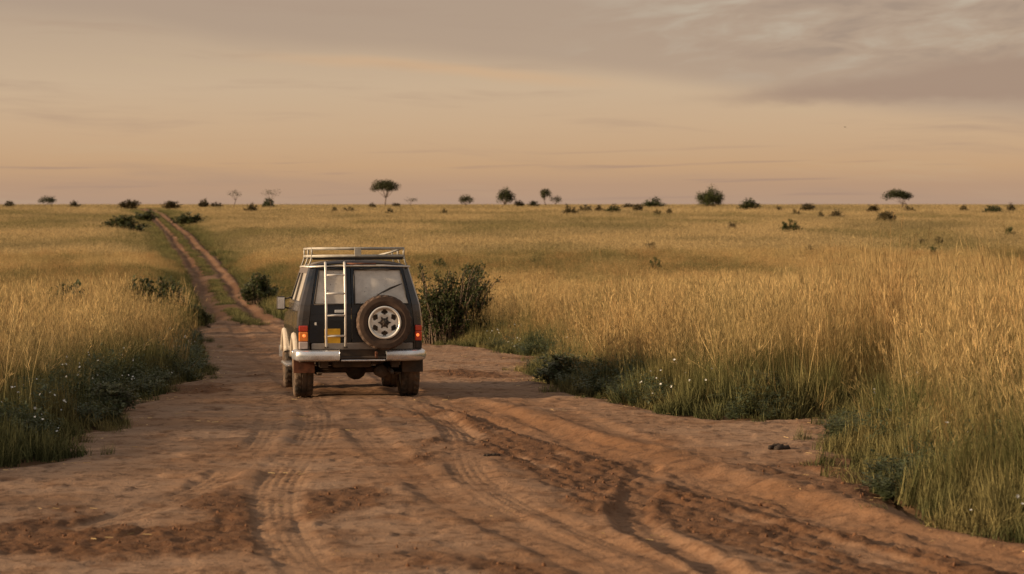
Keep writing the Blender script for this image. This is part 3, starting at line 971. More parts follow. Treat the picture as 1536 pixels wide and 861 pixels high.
# ================================================================== shrubs and trees
def tube_arrays(pts, radii, n=6):
    """swept tube along a bent line"""
    P = np.asarray(pts, float); V_, F_ = [], []
    for i, p in enumerate(P):
        d = P[min(i + 1, len(P) - 1)] - P[max(i - 1, 0)]
        d /= np.linalg.norm(d) + 1e-9
        a_ = np.cross(d, (0.31, 0.94, 0.11)); a_ /= np.linalg.norm(a_) + 1e-9
        b_ = np.cross(d, a_)
        for k in range(n):
            t_ = 2 * math.pi * k / n
            V_.append(p + (a_ * math.cos(t_) + b_ * math.sin(t_)) * radii[i])
    for i in range(len(P) - 1):
        for k in range(n):
            F_.append([i * n + k, i * n + (k + 1) % n, (i + 1) * n + (k + 1) % n, (i + 1) * n + k])
    F_.append(list(range(n))[::-1]); F_.append(list(range((len(P) - 1) * n, len(P) * n)))
    return V_, F_


class Soup:
    def __init__(s): s.v, s.f, s.b = [], [], []
    def tube(s, pts, radii, n=6):
        v, f = tube_arrays(pts, radii, n); o = len(s.v)
        s.v += list(v); s.f += [[i + o for i in q] for q in f]; s.b += [0.5] * len(v)
    def leaf(s, p, d, L_, w, b):
        sd_ = np.cross(d, (0.2, 0.1, 1.0)); sd_ = sd_ / (np.linalg.norm(sd_) + 1e-6)
        o = len(s.v)
        s.v += [p, p + d * L_ * 0.45 + sd_ * w / 2, p + d * L_, p + d * L_ * 0.45 - sd_ * w / 2]
        s.f.append([o, o + 1, o + 2, o + 3]); s.b += [b] * 4
    def mesh(s, name, smooth=False):
        return mesh_arrays(name, np.array(s.v), s.f, smooth, {'bv': s.b})


def unit(v): return v / (np.linalg.norm(v) + 1e-9)


def make_shrub(seed, H, W_, n_stems, per, leaf, lean=(0, 0), long_=0, foot=0.08):
    """many arching stems, each clothed with leaves over its outer part"""
    gg = np.random.default_rng(seed)
    st, fo = Soup(), Soup()
    for i in range(n_stems):
        a_ = gg.uniform(0, 6.283); out = gg.uniform(0.05, 1.0) ** 0.7
        hh = H * (1.0 - 0.55 * out ** 2) * gg.uniform(0.55, 1.05)
        if i < long_:
            a_ = gg.normal(0.1, 0.7) if i % 3 else gg.uniform(0, 6.283); out = gg.uniform(0.75, 1.3); hh = H * gg.uniform(0.6, 1.1)
        r_ = W_ / 2 * out * gg.uniform(0.75, 1.15)
        tip = np.array([math.cos(a_) * r_ + lean[0] * hh, math.sin(a_) * r_ + lean[1] * hh, hh])
        b0 = np.array([math.cos(a_) * foot * W_ * out, math.sin(a_) * foot * W_ * out, 0])
        ctrl = b0 * 0.4 + tip * np.array([0.45, 0.45, 0.78])
        ts = np.linspace(0, 1, 6)
        cur = np.array([(1 - t_) ** 2 * b0 + 2 * t_ * (1 - t_) * ctrl + t_ ** 2 * tip + gg.normal(0, 0.02 * H, 3) * (t_ > 0.1) for t_ in ts])
        st.tube(cur, np.linspace(0.014, 0.004, 6) * H, 4)
        lb = gg.uniform(0, 1)
        for k in range(per):
            t_ = gg.uniform(0.12, 1.0) ** 0.6
            j = min(int(t_ * 5), 4); u = t_ * 5 - j
            p = cur[j] * (1 - u) + cur[j + 1] * u + gg.normal(0, 0.05 * H, 3) * (1.15 - 0.6 * t_)
            if p[2] < 0.02: p[2] = 0.02 + 0.1 * gg.uniform()
            d = unit(gg.normal(0, 1, 3) + np.array([0, 0, 0.3]))
            L_ = leaf * gg.uniform(0.6, 1.3)
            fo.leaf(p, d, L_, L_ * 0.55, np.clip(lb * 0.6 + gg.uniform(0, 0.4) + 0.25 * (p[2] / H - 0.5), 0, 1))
    return st.mesh('stems'), fo.mesh('foliage')


def make_tree(seed, H, W_, fork, cb, lobes, leaves, leaf, flat=0.35, trunks=1, tr=0.035):
    """trunk(s), limbs reaching each clump of leaves, clumps spread through the crown"""
    gg = np.random.default_rng(seed)
    tk, cr = Soup(), Soup()
    bases = [np.array([gg.normal(0, 0.04) * W_ * (trunks > 1), gg.normal(0, 0.04) * W_ * (trunks > 1), 0]) for _ in range(trunks)]
    forks = []
    for b0 in bases:
        top = np.array([b0[0] * 2 + gg.normal(0, 0.05) * H + (gg.normal(0, 0.12) * W_ if trunks > 1 else 0), b0[1] * 2 + gg.normal(0, 0.05) * H, fork * H])
        midp = (b0 + top) / 2 + gg.normal(0, 0.025 * H, 3) * np.array([1, 1, 0])
        tk.tube([b0 - np.array([0, 0, 0.3]), b0 * 0.7 + midp * 0.3, midp, top], [tr * H * 1.25, tr * H, tr * H * 0.85, tr * H * 0.7], 7)
        forks.append(top)
    for i in range(lobes):
        a_ = i * 2.399 + gg.uniform(-0.4, 0.4); rr = math.sqrt((i + 0.4) / lobes) * 0.92
        env = math.sqrt(max(0.0, 1 - rr ** 2))
        zc = H * (cb + (1 - cb) * (0.18 + 0.64 * env * gg.uniform(0.55, 1.05)))
        c_ = np.array([math.cos(a_) * rr * W_ * 0.42, math.sin(a_) * rr * W_ * 0.42, zc])
        fk = forks[i % trunks]
        m1 = fk * 0.55 + c_ * 0.45 + np.array([0, 0, -0.03 * H]) + gg.normal(0, 0.02 * H, 3)
        tk.tube([fk, m1, c_], [tr * H * 0.45, tr * H * 0.26, tr * H * 0.10], 5)
        for q in range(2):
            e_ = c_ + gg.normal(0, 1, 3) * np.array([0.14, 0.14, 0.05]) * W_
            tk.tube([m1 * 0.4 + c_ * 0.6, e_], [tr * H * 0.14, tr * H * 0.05], 4)
        R_ = W_ * gg.uniform(0.18, 0.27) * (9 / max(lobes, 6)) ** 0.4
        lb = gg.uniform(0, 1)
        for k in range(leaves // lobes):
            d = unit(gg.normal(0, 1, 3))
            p = c_ + d * np.array([1, 1, flat * 1.9]) * R_ * gg.uniform(0.25, 1.05)
            ld = unit(gg.normal(0, 1, 3) + d * 0.5)
            L_ = leaf * gg.uniform(0.6, 1.35)
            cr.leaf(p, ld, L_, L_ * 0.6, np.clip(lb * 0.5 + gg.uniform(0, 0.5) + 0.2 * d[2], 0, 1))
    return tk.mesh('trunk', True), cr.mesh('crown')


def fit(px, py, w, h, above, far_y, at_y=None):
    """place a plant whose foot disappears into the grass at (px, py): position, real width and height"""
    x, y = spot(px, py, above)
    if y > far_y:
        y = far_y; x = (px - 768) / F_PX * y
    if at_y:
        y = at_y; x = (px - 768) / F_PX * y
    z = float(terrain(np.array([x]), np.array([y]))[0])
    H = EYE - (py - h - Y_EYE) * y / F_PX - z
    return (x, y, z), w * y / F_PX * 1.2, H


def plant_tree(px, py, w, h, far_y, label, seed, fork=0.4, cb=0.55, lobes=9, leaves=1400, leaf=0.20, flat=0.35, trunks=1, tr=0.035, mat='acacia', kind='tree', cat='tree'):
    loc, W_, H = fit(px, py, w, h, 0.8, far_y)
    tm, cm = make_tree(seed, H, W_, fork, cb, lobes, int(leaves * 1.5), leaf * 1.3, flat, trunks, tr)
    o = empty(kind, loc)
    add('trunk', tm, M['bark'], o); add('crown', cm, M[mat], o)
    tag(o, label, cat, 'trees along the skyline')
    return o


plant_tree(578, 307, 37, 37, 560, 'tall flat-crowned acacia with a bare forked trunk, the tallest tree on the skyline', 3, 0.40, 0.54, 12, 3400, 0.24, 0.34, tr=0.024, kind='acacia_tree')
plant_tree(351, 306, 19, 21, 520, 'thin nearly leafless tree on the skyline, farther left of the two sparse trees', 4, 0.5, 0.62, 6, 130, 0.20, 0.3, tr=0.02)
plant_tree(406, 306, 24, 24, 500, 'sparse forked tree with bare spreading branches above a dark bush on the skyline', 5, 0.45, 0.6, 6, 120, 0.20, 0.25, tr=0.026)
plant_tree(618, 307, 16, 11, 560, 'tiny sparse tree on the skyline just right of the tall acacia', 6, 0.5, 0.6, 5, 130, 0.18, 0.3, tr=0.024)
plant_tree(699, 307, 19, 14, 540, 'small dark tree standing alone on the skyline straight above the big roadside bush', 7, 0.35, 0.36, 7, 900, 0.20, 0.45, tr=0.03)
plant_tree(759, 307, 27, 24, 560, 'round-crowned dark tree on the skyline left of the slim upright tree', 8, 0.25, 0.26, 12, 2600, 0.22, 0.6, tr=0.03)
plant_tree(819, 307, 18, 25, 560, 'slim upright tree with a visible trunk and small high crown on the skyline', 9, 0.42, 0.45, 8, 1200, 0.20, 0.55, tr=0.026)
plant_tree(834, 307, 17, 13, 560, 'small thin-leaved tree at the right foot of the slim upright tree', 10, 0.4, 0.42, 6, 420, 0.18, 0.45, tr=0.026)
plant_tree(1065, 310, 40, 28, 520, 'broad dense leafy tree with foliage down to the grass, right of the skyline centre', 12, 0.18, 0.06, 17, 4600, 0.22, 0.62, trunks=2, tr=0.03, mat='bush', kind='leafy_tree')
plant_tree(1348, 312, 38, 27, 480, 'umbrella acacia with a flat crown on several slanting stems at the right', 13, 0.36, 0.52, 11, 2600, 0.20, 0.26, trunks=3, tr=0.022, kind='acacia_tree')
plant_tree(73, 308, 25, 13, 520, 'low flat-topped tree on the skyline at the far left', 14, 0.4, 0.45, 8, 1100, 0.18, 0.3, trunks=2, tr=0.022, kind='acacia_tree')

# big roadside bush: stems and leaves of its own
bx, by = spot(672, 517)
sm_, fm_ = make_shrub(21, 1.76, 1.85, 190, 76, 0.080, (0.0, 0), 44, 0.25)
o = empty('roadside_bush', (bx, by, float(terrain(np.array([bx]), np.array([by]))[0]) - 0.02))
add('stems', sm_, M['bark'], o); add('foliage', fm_, M['bush'], o)
tag(o, 'large dark green bush with arching branches on the road edge right of the vehicle', 'bush')

# shared shapes of about unit width and height, for the shrubs dotted over the plain
shapes = [make_shrub(30 + i, 1.0, 1.1, 46, 30, 0.115, (0.1 * (i % 3 - 1), 0)) for i in range(6)]


big_shapes = [make_shrub(50 + i, 1.0, 1.1, 90, 42, 0.085, (0.08 * (i % 3 - 1), 0), 0, 0.28) for i in range(4)]


def plant_bush(px, py, w, h, label, sh, mat='bush', above=0.95, far_y=560, group='bushes dotted over the grass plain', parts=False, at_y=None):
    loc, W_, H = fit(px, py, w, h, above, far_y, at_y)
    sm2, fm2 = shapes[sh % 6]
    fm3 = fm2 if mat == 'bush' else bush_b[sh % 6]
    rz_ = (px * 0.37) % 6.28
    if parts:
        sm2, fm3 = big_shapes[sh % 4]
        o_ = empty('bush', loc, (0, 0, rz_)); o_.scale = (W_, W_, H)
        if mat == 'verge_bush':
            fm3 = verge_shapes[sh % 4]
        add('stems', sm2, M['bark'], o_); add('foliage', fm3, M[mat], o_)
    else:
        o_ = add('bush', fm3, M[mat]); o_.location = loc; o_.rotation_euler = (0, 0, rz_); o_.scale = (W_, W_, H)
    tag(o_, label, 'bush', group)
    return o_


bush_b = [s[1].copy() for s in shapes]
verge_shapes = [s[1].copy() for s in big_shapes]
plant_bush(388, 448, 50, 38, 'rounded dark bush beside the right rut of the track, left of the vehicle', 0, 'bush', 0.25, parts=True)
plant_bush(252, 462, 56, 46, 'dark bush in the left grass, nearest to the track edge', 1, 'bush', 1.2, parts=True, at_y=76)
plant_bush(204, 464, 80, 46, 'wide low dark bush in the left grass between two other bushes', 2, 'bush', 1.2, parts=True, at_y=66)
plant_bush(96, 474, 84, 50, 'low grey-green bush half sunk in golden grass at the left', 3, 'bush', 1.2, parts=True, at_y=50)
plant_bush(186, 349, 56, 26, 'dark green bush left of the track near the top of the slope', 4, 'bush', 0.3, parts=True)
plant_bush(218, 331, 36, 17, 'dark bush hugging the left side of the track just below the crest', 5, 'bush', 0.3)
plant_bush(280, 336, 44, 18, 'dark green bush hugging the right side of the track below the crest', 0, 'bush', 0.3)
B = [
    (14, 307, 18, 6, 'small low bush on the skyline at the left picture edge', 1, 'bush_b'),
    (113, 307, 16, 6, 'small domed bush on the skyline right of the low flat-topped tree', 2, 'bush_b'),
    (194, 307, 36, 9, 'long low bush on the skyline left of where the track vanishes', 3, 'bush_b'),
    (258, 309, 26, 9, 'wide low bush on the skyline right of where the track vanishes', 4, 'bush_b'),
    (305, 309, 17, 12, 'upright dark bush on the skyline left of the thin leafless tree', 5, 'bush_b'),
    (326, 307, 20, 4, 'flat low bush on the skyline between the upright bush and the leafless tree', 0, 'bush_b'),
    (403, 307, 19, 10, 'dark round bush at the foot of the sparse forked tree', 1, 'bush'),
    (376, 316, 20, 11, 'brown bush just below the skyline between the two sparse trees', 2, 'bush_b'),
    (559, 310, 12, 7, 'small round bush left of the tall acacia trunk', 3, 'bush_b'),
    (594, 308, 13, 5, 'small low bush right of the tall acacia trunk', 4, 'bush_b'),
    (586, 318, 15, 7, 'brown bush in the grass just below the tall acacia', 5, 'bush_b'),
    (526, 316, 22, 6, 'low brown bush in the far grass left of the tall acacia', 0, 'bush_b'),
    (502, 315, 12, 5, 'smallest brown bush in the far grass above the roof rack left end', 1, 'bush_b'),
    (666, 318, 12, 5, 'tiny brown bush in the far grass left of the lone small tree', 2, 'bush_b'),
    (779, 308, 18, 9, 'brown round bush between the round-crowned and slim trees, left one', 3, 'bush_b'),
    (801, 308, 16, 8, 'grey-green bush between the round-crowned and slim trees, right one', 4, 'bush'),
    (855, 319, 21, 13, 'leftmost and tallest of the row of dark bushes below the skyline centre', 5, 'bush_b'),
    (876, 316, 21, 9, 'second bush from the left in the row below the skyline centre', 0, 'bush_b'),
    (898, 316, 14, 9, 'third bush from the left in the row below the skyline centre', 1, 'bush_b'),
    (917, 317, 27, 10, 'fourth and widest bush in the row below the skyline centre', 2, 'bush'),
    (941, 310, 24, 6, 'flat bush on the skyline at the right end of the row', 3, 'bush_b'),
    (957, 313, 18, 9, 'bush at the right end of the row, just left of the rounded grey-green bush', 4, 'bush_b'),
    (980, 310, 29, 15, 'rounded grey-green bush on the skyline left of the broad leafy tree', 5, 'bush'),
    (987, 321, 14, 7, 'small brown bush below the rounded grey-green bush', 0, 'bush_b'),
    (1004, 319, 11, 7, 'tiny brown bush below and right of the rounded grey-green bush', 1, 'bush_b'),
    (1126, 311, 33, 13, 'wide domed bush on the skyline right of the broad leafy tree', 2, 'bush'),
    (1168, 312, 11, 4, 'tiny bush on the skyline right of the wide domed bush', 3, 'bush_b'),
    (1212, 312, 23, 9, 'low spreading bush on the skyline midway between leafy tree and umbrella acacia', 4, 'bush_b'),
    (1194, 319, 14, 6, 'small brown bush just under the low spreading skyline bush', 5, 'bush_b'),
    (1188, 344, 30, 15, 'dark bush alone in the open grass, lowest in the right field', 0, 'bush'),
    (1231, 325, 14, 8, 'left and smaller of two joined brown bushes in the right field', 1, 'bush_b'),
    (1253, 325, 25, 10, 'right and larger of two joined brown bushes in the right field', 2, 'bush_b'),
    (1310, 315, 19, 10, 'round brown bush on the skyline left of the umbrella acacia', 3, 'bush_b'),
    (1330, 329, 33, 15, 'broad brown bush in the grass below the umbrella acacia', 4, 'bush_b'),
    (1364, 313, 16, 5, 'flat bush at the right foot of the umbrella acacia', 5, 'bush_b'),
    (1446, 314, 13, 7, 'small round bush on the skyline right of the umbrella acacia', 0, 'bush_b'),
    (1489, 317, 33, 9, 'long dark bush on the skyline near the right picture edge', 1, 'bush'),
    (1518, 314, 16, 9, 'upright bush on the skyline closest to the right picture edge', 2, 'bush_b'),
    (1098, 339, 15, 8, 'small rust-brown bush in the grass below the broad leafy tree', 3, 'bush_b'),
    (976, 369, 14, 9, 'small brown shrub alone in the middle of the field', 4, 'bush_b'),
    (1384, 362, 15, 6, 'left of a pair of dark little shrubs in the right field', 5, 'bush_b'),
    (1410, 361, 15, 6, 'right of a pair of dark little shrubs in the right field', 0, 'bush_b'),
    (1400, 381, 22, 12, 'grey-green shrub just below the pair of dark little shrubs', 1, 'bush'),
    (1216, 375, 16, 7, 'faint brown shrub in the right field under the joined bushes', 2, 'bush_b'),
    (660, 397, 28, 12, 'dark low shrub in the grass above the large roadside bush', 3, 'bush'),
    (1515, 349, 18, 11, 'grey-green shrub in the field at the right picture edge', 4, 'bush'),
    (800, 394, 30, 8, 'low olive shrub in the dip right of the roadside bush top', 5, 'bush'),
    (985, 400, 20, 14, 'leaning olive shrub in the dip at the middle of the field', 0, 'bush'),
]
for px, py, w, h, lab, sh, mt in B:
    plant_bush(px, py, w, h, lab, sh, mt)

# dark leafy shrubs where the tall grass meets the dirt
for px, py, w, h, lab, sh in [
    (165, 622, 70, 48, 'dark leafy shrub on the left verge corner beside white flowers', 1),
    (855, 578, 90, 46, 'dark blue-green shrub at the tip of the right verge beyond the car shadow', 2),
    (292, 488, 40, 32, 'dark shrub on the left verge where the track narrows', 3),
    (1130, 618, 130, 60, 'wide green shrub in the right verge at the bay of bare dirt', 4),
    (750, 518, 40, 36, 'small green shrub just right of the large roadside bush', 5),
]:
    plant_bush(px, py, w, h, lab, sh, 'verge_bush', 0.0, 560, 'shrubs along the road verge', True)

# dark lumps lying on the pale dirt
for px, py, s_, lab in [(1165, 679, 0.17, 'dark clump of mud and straw on the pale dirt near the right verge'),
                        (737, 689, 0.09, 'small dark clump of mud between the wheel tracks')]:
    x, y = spot(px, py)
    S_ = Soup()
    gg = np.random.default_rng(int(px))
    for k in range(9):
        c_ = np.array([gg.normal(0, 0.30), gg.normal(0, 0.2), 0.06 + 0.08 * gg.uniform()]) * s_
        r_ = s_ * gg.uniform(0.18, 0.32)
        S_.tube([c_ + np.array([-r_, 0, -0.3 * r_]), c_ + np.array([-0.5 * r_, 0, 0]), c_ + np.array([0.5 * r_, 0.1 * r_, 0.1 * r_]), c_ + np.array([r_, 0, -0.2 * r_])],
                [0.2 * r_, 0.75 * r_, 0.7 * r_, 0.2 * r_], 7)
    for k in range(40):
        p = np.array([gg.uniform(-0.3, 0.3), gg.uniform(-0.2, 0.2), 0.1 + 0.08 * gg.uniform()]) * s_
        S_.leaf(p, unit(gg.normal(0, 1, 3) * np.array([1, 1, 0.4])), s_ * 0.35, s_ * 0.04, 0.5)
    o = add('mud_clump', S_.mesh('mud_clump', True), simple('dark_mud', (0.035, 0.022, 0.014, 1), 0.9) if px > 1000 else bpy.data.materials['dark_mud'])
    o.location = (x, y, road_z(x, y) - 0.01)
    o.rotation_euler = (0, 0, 0.4)
    tag(o, lab, 'mud')

# a bird far off in the sky
Yb = 210.0
S_ = Soup()
S_.tube([(0, -0.16, 0), (0, -0.08, 0.01), (0, 0.02, 0.015), (0, 0.10, 0.01), (0, 0.15, 0.0)], [0.008, 0.035, 0.05, 0.03, 0.006], 8)
for s in (-1, 1):
    o0 = len(S_.v)
    S_.v += [np.array(p) for p in [(0.02 * s, 0.06, 0.02), (0.02 * s, -0.06, 0.02), (0.16 * s, 0.09, 0.07), (0.15 * s, -0.04, 0.06), (0.32 * s, 0.03, 0.04), (0.28 * s, -0.03, 0.04)]]
    S_.f += [[o0, o0 + 2, o0 + 3, o0 + 1], [o0 + 2, o0 + 4, o0 + 5, o0 + 3]]; S_.b += [0.5] * 6
o0 = len(S_.v)
S_.v += [np.array(p) for p in [(0, -0.14, 0.005), (-0.05, -0.25, 0), (0.05, -0.25, 0)]]; S_.f.append([o0, o0 + 1, o0 + 2]); S_.b += [0.5] * 3
o = add('bird', S_.mesh('bird'), simple('dark_feathers', (0.03, 0.027, 0.025, 1), 0.8))
o.location = ((1267 - 768) / F_PX * Yb, Yb, EYE + (306 - 191) / F_PX * Yb)
o.rotation_euler = (0, 0.2, 0.9); o.scale = (0.6, 0.6, 0.6)
tag(o, 'tiny dark bird flying alone in the sky at the right', 'bird')

# ================================================================== the off-road vehicle
C = {}
C['paint'] = simple('navy_paint', (0.008, 0.013, 0.021, 1), 0.25, 0.0, 0.15, 6, 0.42, 0.8)
C['door'] = simple('navy_door_paint', (0.004, 0.009, 0.018, 1), 0.22, 0.0, 0.15, 6, 0.03, 0.3, 0.35)
C['dark'] = simple('black_underbody', (0.018, 0.016, 0.015, 1), 0.75, 0, 0.3, 8, 0.35)
C['rubber'] = simple('black_rubber', (0.022, 0.021, 0.020, 1), 0.7, 0, 0.2, 12, 0.3)
C['tyre'] = simple('dusty_tyre', (0.030, 0.026, 0.022, 1), 0.85, 0, 0.3, 10, 0.55)
C['spare'] = simple('brown_dusty_tyre', (0.085, 0.052, 0.034, 1), 0.85, 0, 0.35, 7, 0.0)
C['chrome'] = simple('dull_chrome', (0.78, 0.80, 0.84, 1), 0.18, 0.85, 0.1, 7, 0.25)
C['rim'] = simple('silver_alloy', (0.85, 0.81, 0.74, 1), 0.32, 0.35, 0.1, 9, 0.0)
C['alu'] = simple('pale_aluminium', (0.74, 0.70, 0.64, 1), 0.4, 0.3, 0.12, 9, 0.0)
C['rack'] = simple('beige_steel', (0.44, 0.41, 0.35, 1), 0.5, 0.1, 0.2, 9, 0.0)
C['sill'] = simple('grey_dusty_metal', (0.30, 0.27, 0.24, 1), 0.5, 0.3, 0.2, 5, 0.35)
C['flare'] = simple('pale_flare', (0.50, 0.44, 0.36, 1), 0.5, 0.0, 0.15, 5, 0.4)
C['plate'] = simple('yellow_plate', (0.72, 0.40, 0.025, 1), 0.5, 0, 0.12, 14)
C['red'] = simple('red_lens', (0.42, 0.025, 0.012, 1), 0.18, 0, 0.1, 20, emis=(1.0, 0.10, 0.03, 1), estr=0.06, coat=0.6)
C['amber'] = simple('amber_lens', (0.75, 0.20, 0.025, 1), 0.18, 0, 0.1, 20, emis=(1.0, 0.26, 0.05, 1), estr=0.10, coat=0.6)
C['bulb'] = simple('lit_bulb', (0.9, 0.2, 0.05, 1), 0.3, emis=(1.0, 0.22, 0.05, 1), estr=1.0)
C['clear'] = simple('clear_lens', (0.62, 0.50, 0.44, 1), 0.2, 0, 0.1, 20, coat=0.6)
C['white'] = simple('white_badge', (0.78, 0.77, 0.74, 1), 0.5, 0, 0.05)
C['inside'] = simple('dark_interior', (0.03, 0.028, 0.026, 1), 0.9)
C['rust'] = simple('rust_trim', (0.16, 0.060, 0.030, 1), 0.8, 0, 0.4, 12)
# panes: tinted glass under a film of dust
m, T = mat_new('dusty_glass')
ob = T.n('ShaderNodeTexCoord').outputs['Object']
n1 = T.noise(ob, 4.0, 6.0, 0.65)
n2 = T.noise(ob, 26.0, 3.0, 0.6)
c = T.mix(T.step(n1, 0.3, 0.7), (0.66, 0.60, 0.53, 1), (0.82, 0.76, 0.68, 1))
c = T.mix(T.step(n2, 0.66, 0.74), c, (0.10, 0.07, 0.055, 1))
pg = principled(T, c, 0.16, 0, 0.6)
tr = T.n('ShaderNodeBsdfTransparent')
mx = T.n('ShaderNodeMixShader')
T.put(mx.inputs[0], T.step(n1, 0.30, 0.62, 0.80, 0.97))
T.t.links.new(tr.outputs[0], mx.inputs[1]); T.t.links.new(pg, mx.inputs[2])
mat_out(T, mx.outputs[0])
C['glass'] = m


class MB:
    def __init__(s): s.v, s.f = [], []
    def quadgrid(s, G, skip=()):
        """G[i][j] -> point; cells in SKIP stay open"""
        o = len(s.v); ni, nj = len(G), len(G[0])
        for r_ in G: s.v += [tuple(p) for p in r_]
        for i in range(ni - 1):
            for j in range(nj - 1):
                if (i, j) in skip: continue
                s.f.append([o + i * nj + j, o + i * nj + j + 1, o + (i + 1) * nj + j + 1, o + (i + 1) * nj + j])
        return s
    def box(s, x0, x1, y0, y1, z0, z1):
        o = len(s.v)
        s.v += [(x, y, z) for z in (z0, z1) for y in (y0, y1) for x in (x0, x1)]
        s.f += [[o + i for i in q] for q in ([0, 2, 3, 1], [4, 5, 7, 6], [0, 1, 5, 4], [2, 6, 7, 3], [0, 4, 6, 2], [1, 3, 7, 5])]
        return s
    def tube(s, pts, r_, n=8):
        v, f = tube_arrays(pts, [r_] * len(pts) if not hasattr(r_, '__len__') else r_, n); o = len(s.v)
        s.v += [tuple(p) for p in v]; s.f += [[i + o for i in q] for q in f]
        return s
    def lathe(s, prof, n=48, jag=None):
        """profile (radius, along x) turned about the x axis"""
        o = len(s.v); k = len(prof)
        for i in range(n):
            a_ = 2 * math.pi * i / n
            for q, (r_, x) in enumerate(prof):
                rr = r_ + (jag(i, q) if jag else 0)
                s.v.append((x, rr * math.cos(a_), rr * math.sin(a_)))
        for i in range(n):
            for q in range(k - 1):
                s.f.append([o + i * k + q, o + i * k + q + 1, o + ((i + 1) % n) * k + q + 1, o + ((i + 1) % n) * k + q])
        return s
    def sweep(s, path, prof):
        """path in plan (x, y); profile (outward, z)"""
        P = np.array(path, float); G = []
        for i in range(len(P)):
            d = P[min(i + 1, len(P) - 1)] - P[max(i - 1, 0)]; d /= np.linalg.norm(d)
            nrm = np.array([-d[1], d[0]])
            G.append([(P[i][0] + nrm[0] * o_, P[i][1] + nrm[1] * o_, z) for o_, z in prof])
        o = len(s.v)
        s.quadgrid(G)
        k = len(prof)
        s.f.append([o + q for q in range(k)]); s.f.append([o + (len(P) - 1) * k + q for q in range(k)][::-1])
        return s
    def build(s, name, mat, parent, bevel=0.0, smooth=False, thick=0.0):
        me_ = bpy.data.meshes.new(name)
        me_.from_pydata(s.v, [], s.f); me_.update()
        if smooth: me_.polygons.foreach_set('use_smooth', [True] * len(me_.polygons))
        o_ = add(name, me_, mat, parent)
        if thick:
            md = o_.modifiers.new('thick', 'SOLIDIFY'); md.thickness = thick; md.offset = 0
        if bevel:
            md = o_.modifiers.new('edge', 'BEVEL'); md.width = bevel; md.segments = 2; md.limit_method = 'ANGLE'
        if smooth and (bevel or thick):
            pass
        return o_


def wz(z): return float(np.interp(z, [.45, .70, .95, 1.13, 1.25, 1.74, 1.80], [.785, .815, .825, .808, .79, .655, .635]))
def lean(z): return 0.13 * float(sstep(np.array(z), 1.18, 1.85)) * 1.0
def yr(z): return -0.72 + lean(z)
def offL(z): return float(np.interp(z, [1.2, 1.75], [0.145, 0.085]))
def offR(z): return float(np.interp(z, [1.2, 1.75], [0.105, 0.075]))


cx0, cy0 = spot(533, 596.5)
slope = float(terrain(np.array([cx0 - 0.3]), np.array([cy0 + 2.31]))[0] - terrain(np.array([cx0]), np.array([cy0]))[0]) / 2.31
HEAD = 8.6
car = empty('off_road_vehicle', (cx0, cy0, float(terrain(np.array([cx0]), np.array([cy0]))[0]) + 0.012), (math.atan(slope), 0, R(HEAD)))
tag(car, 'dark navy off-road vehicle with roof rack, ladder and spare wheel driving away', 'car')

AX_R, AX_F, RW = 0.0, 2.31, 0.37


def zb(y):
    b = 0.50
    for ya in (AX_R, AX_F):
        d = abs(y - ya)
        if d < 0.44: b = max(b, RW + math.sqrt(0.44 ** 2 - d * d))
    return b


def ztop(y): return float(np.interp(y, [1.45, 1.62, 2.9, 3.05], [1.25, 1.13, 1.05, 0.98]))


# body sides with wheel arches and window openings
mb = MB()
for s in (-1, 1):
    off = offL if s < 0 else offR
    ycols = [-0.72, -0.72, -0.705, -0.66] + list(np.arange(-0.60, 3.06, 0.05))
    G = []
    for j, y in enumerate(ycols):
        colm = []
        for t_ in np.linspace(0, 1, 11):
            z = zb(y) + t_ * (ztop(y) - zb(y))
            xo = [off(z) - 0.004, 0.055, 0.016, 0.0][j] if j < 4 else float(np.interp(y, [2.2, 2.8, 3.05], [0, 0.05, 0.14]))
            yy = y + (lean(z) if j < 4 else 0)
            colm.append((s * (wz(z) - xo), yy, z))
        G.append(colm)
    mb.quadgrid(G)
    # glasshouse
    zs = [1.25, 1.30, 1.67, 1.76]
    ups = [(-0.72, 0, 0), (-0.72, 0.055, 0), (-0.705, 0.016, 0), (-0.66, 0, 0), (-0.48, 0, 0.05), (0.50, 0, 0.0), (0.64, 0, 0.0), (1.40, 0, -0.75), (1.52, 0, -0.78)]
    G = []
    for j, (y, xo, k) in enumerate(ups):
        colm = []
        for z in zs:
            xx = (off(z) - 0.004) if j == 0 else xo
            yy = y + (lean(z) if j < 4 else k * (z - 1.25))
            colm.append((s * (wz(z) - xx), yy, z))
        G.append(colm)
    mb.quadgrid(G, skip={(4, 1), (6, 1)})
body = mb.build('body', C['paint'], car, 0, False, 0.03)
# side panes
for s in (-1, 1):
    for (y0, y1, k0, k1) in ((-0.48, 0.50, 0.05, 0), (0.64, 1.40, 0, -0.75)):
        G = [[(s * (wz(z) - 0.012), y0 + k0 * (z - 1.25), z) for z in (1.29, 1.68)], [(s * (wz(z) - 0.012), y1 + k1 * (z - 1.25), z) for z in (1.29, 1.68)]]
        MB().quadgrid(G).build('side_window', C['glass'], car, 0, False, 0.006)
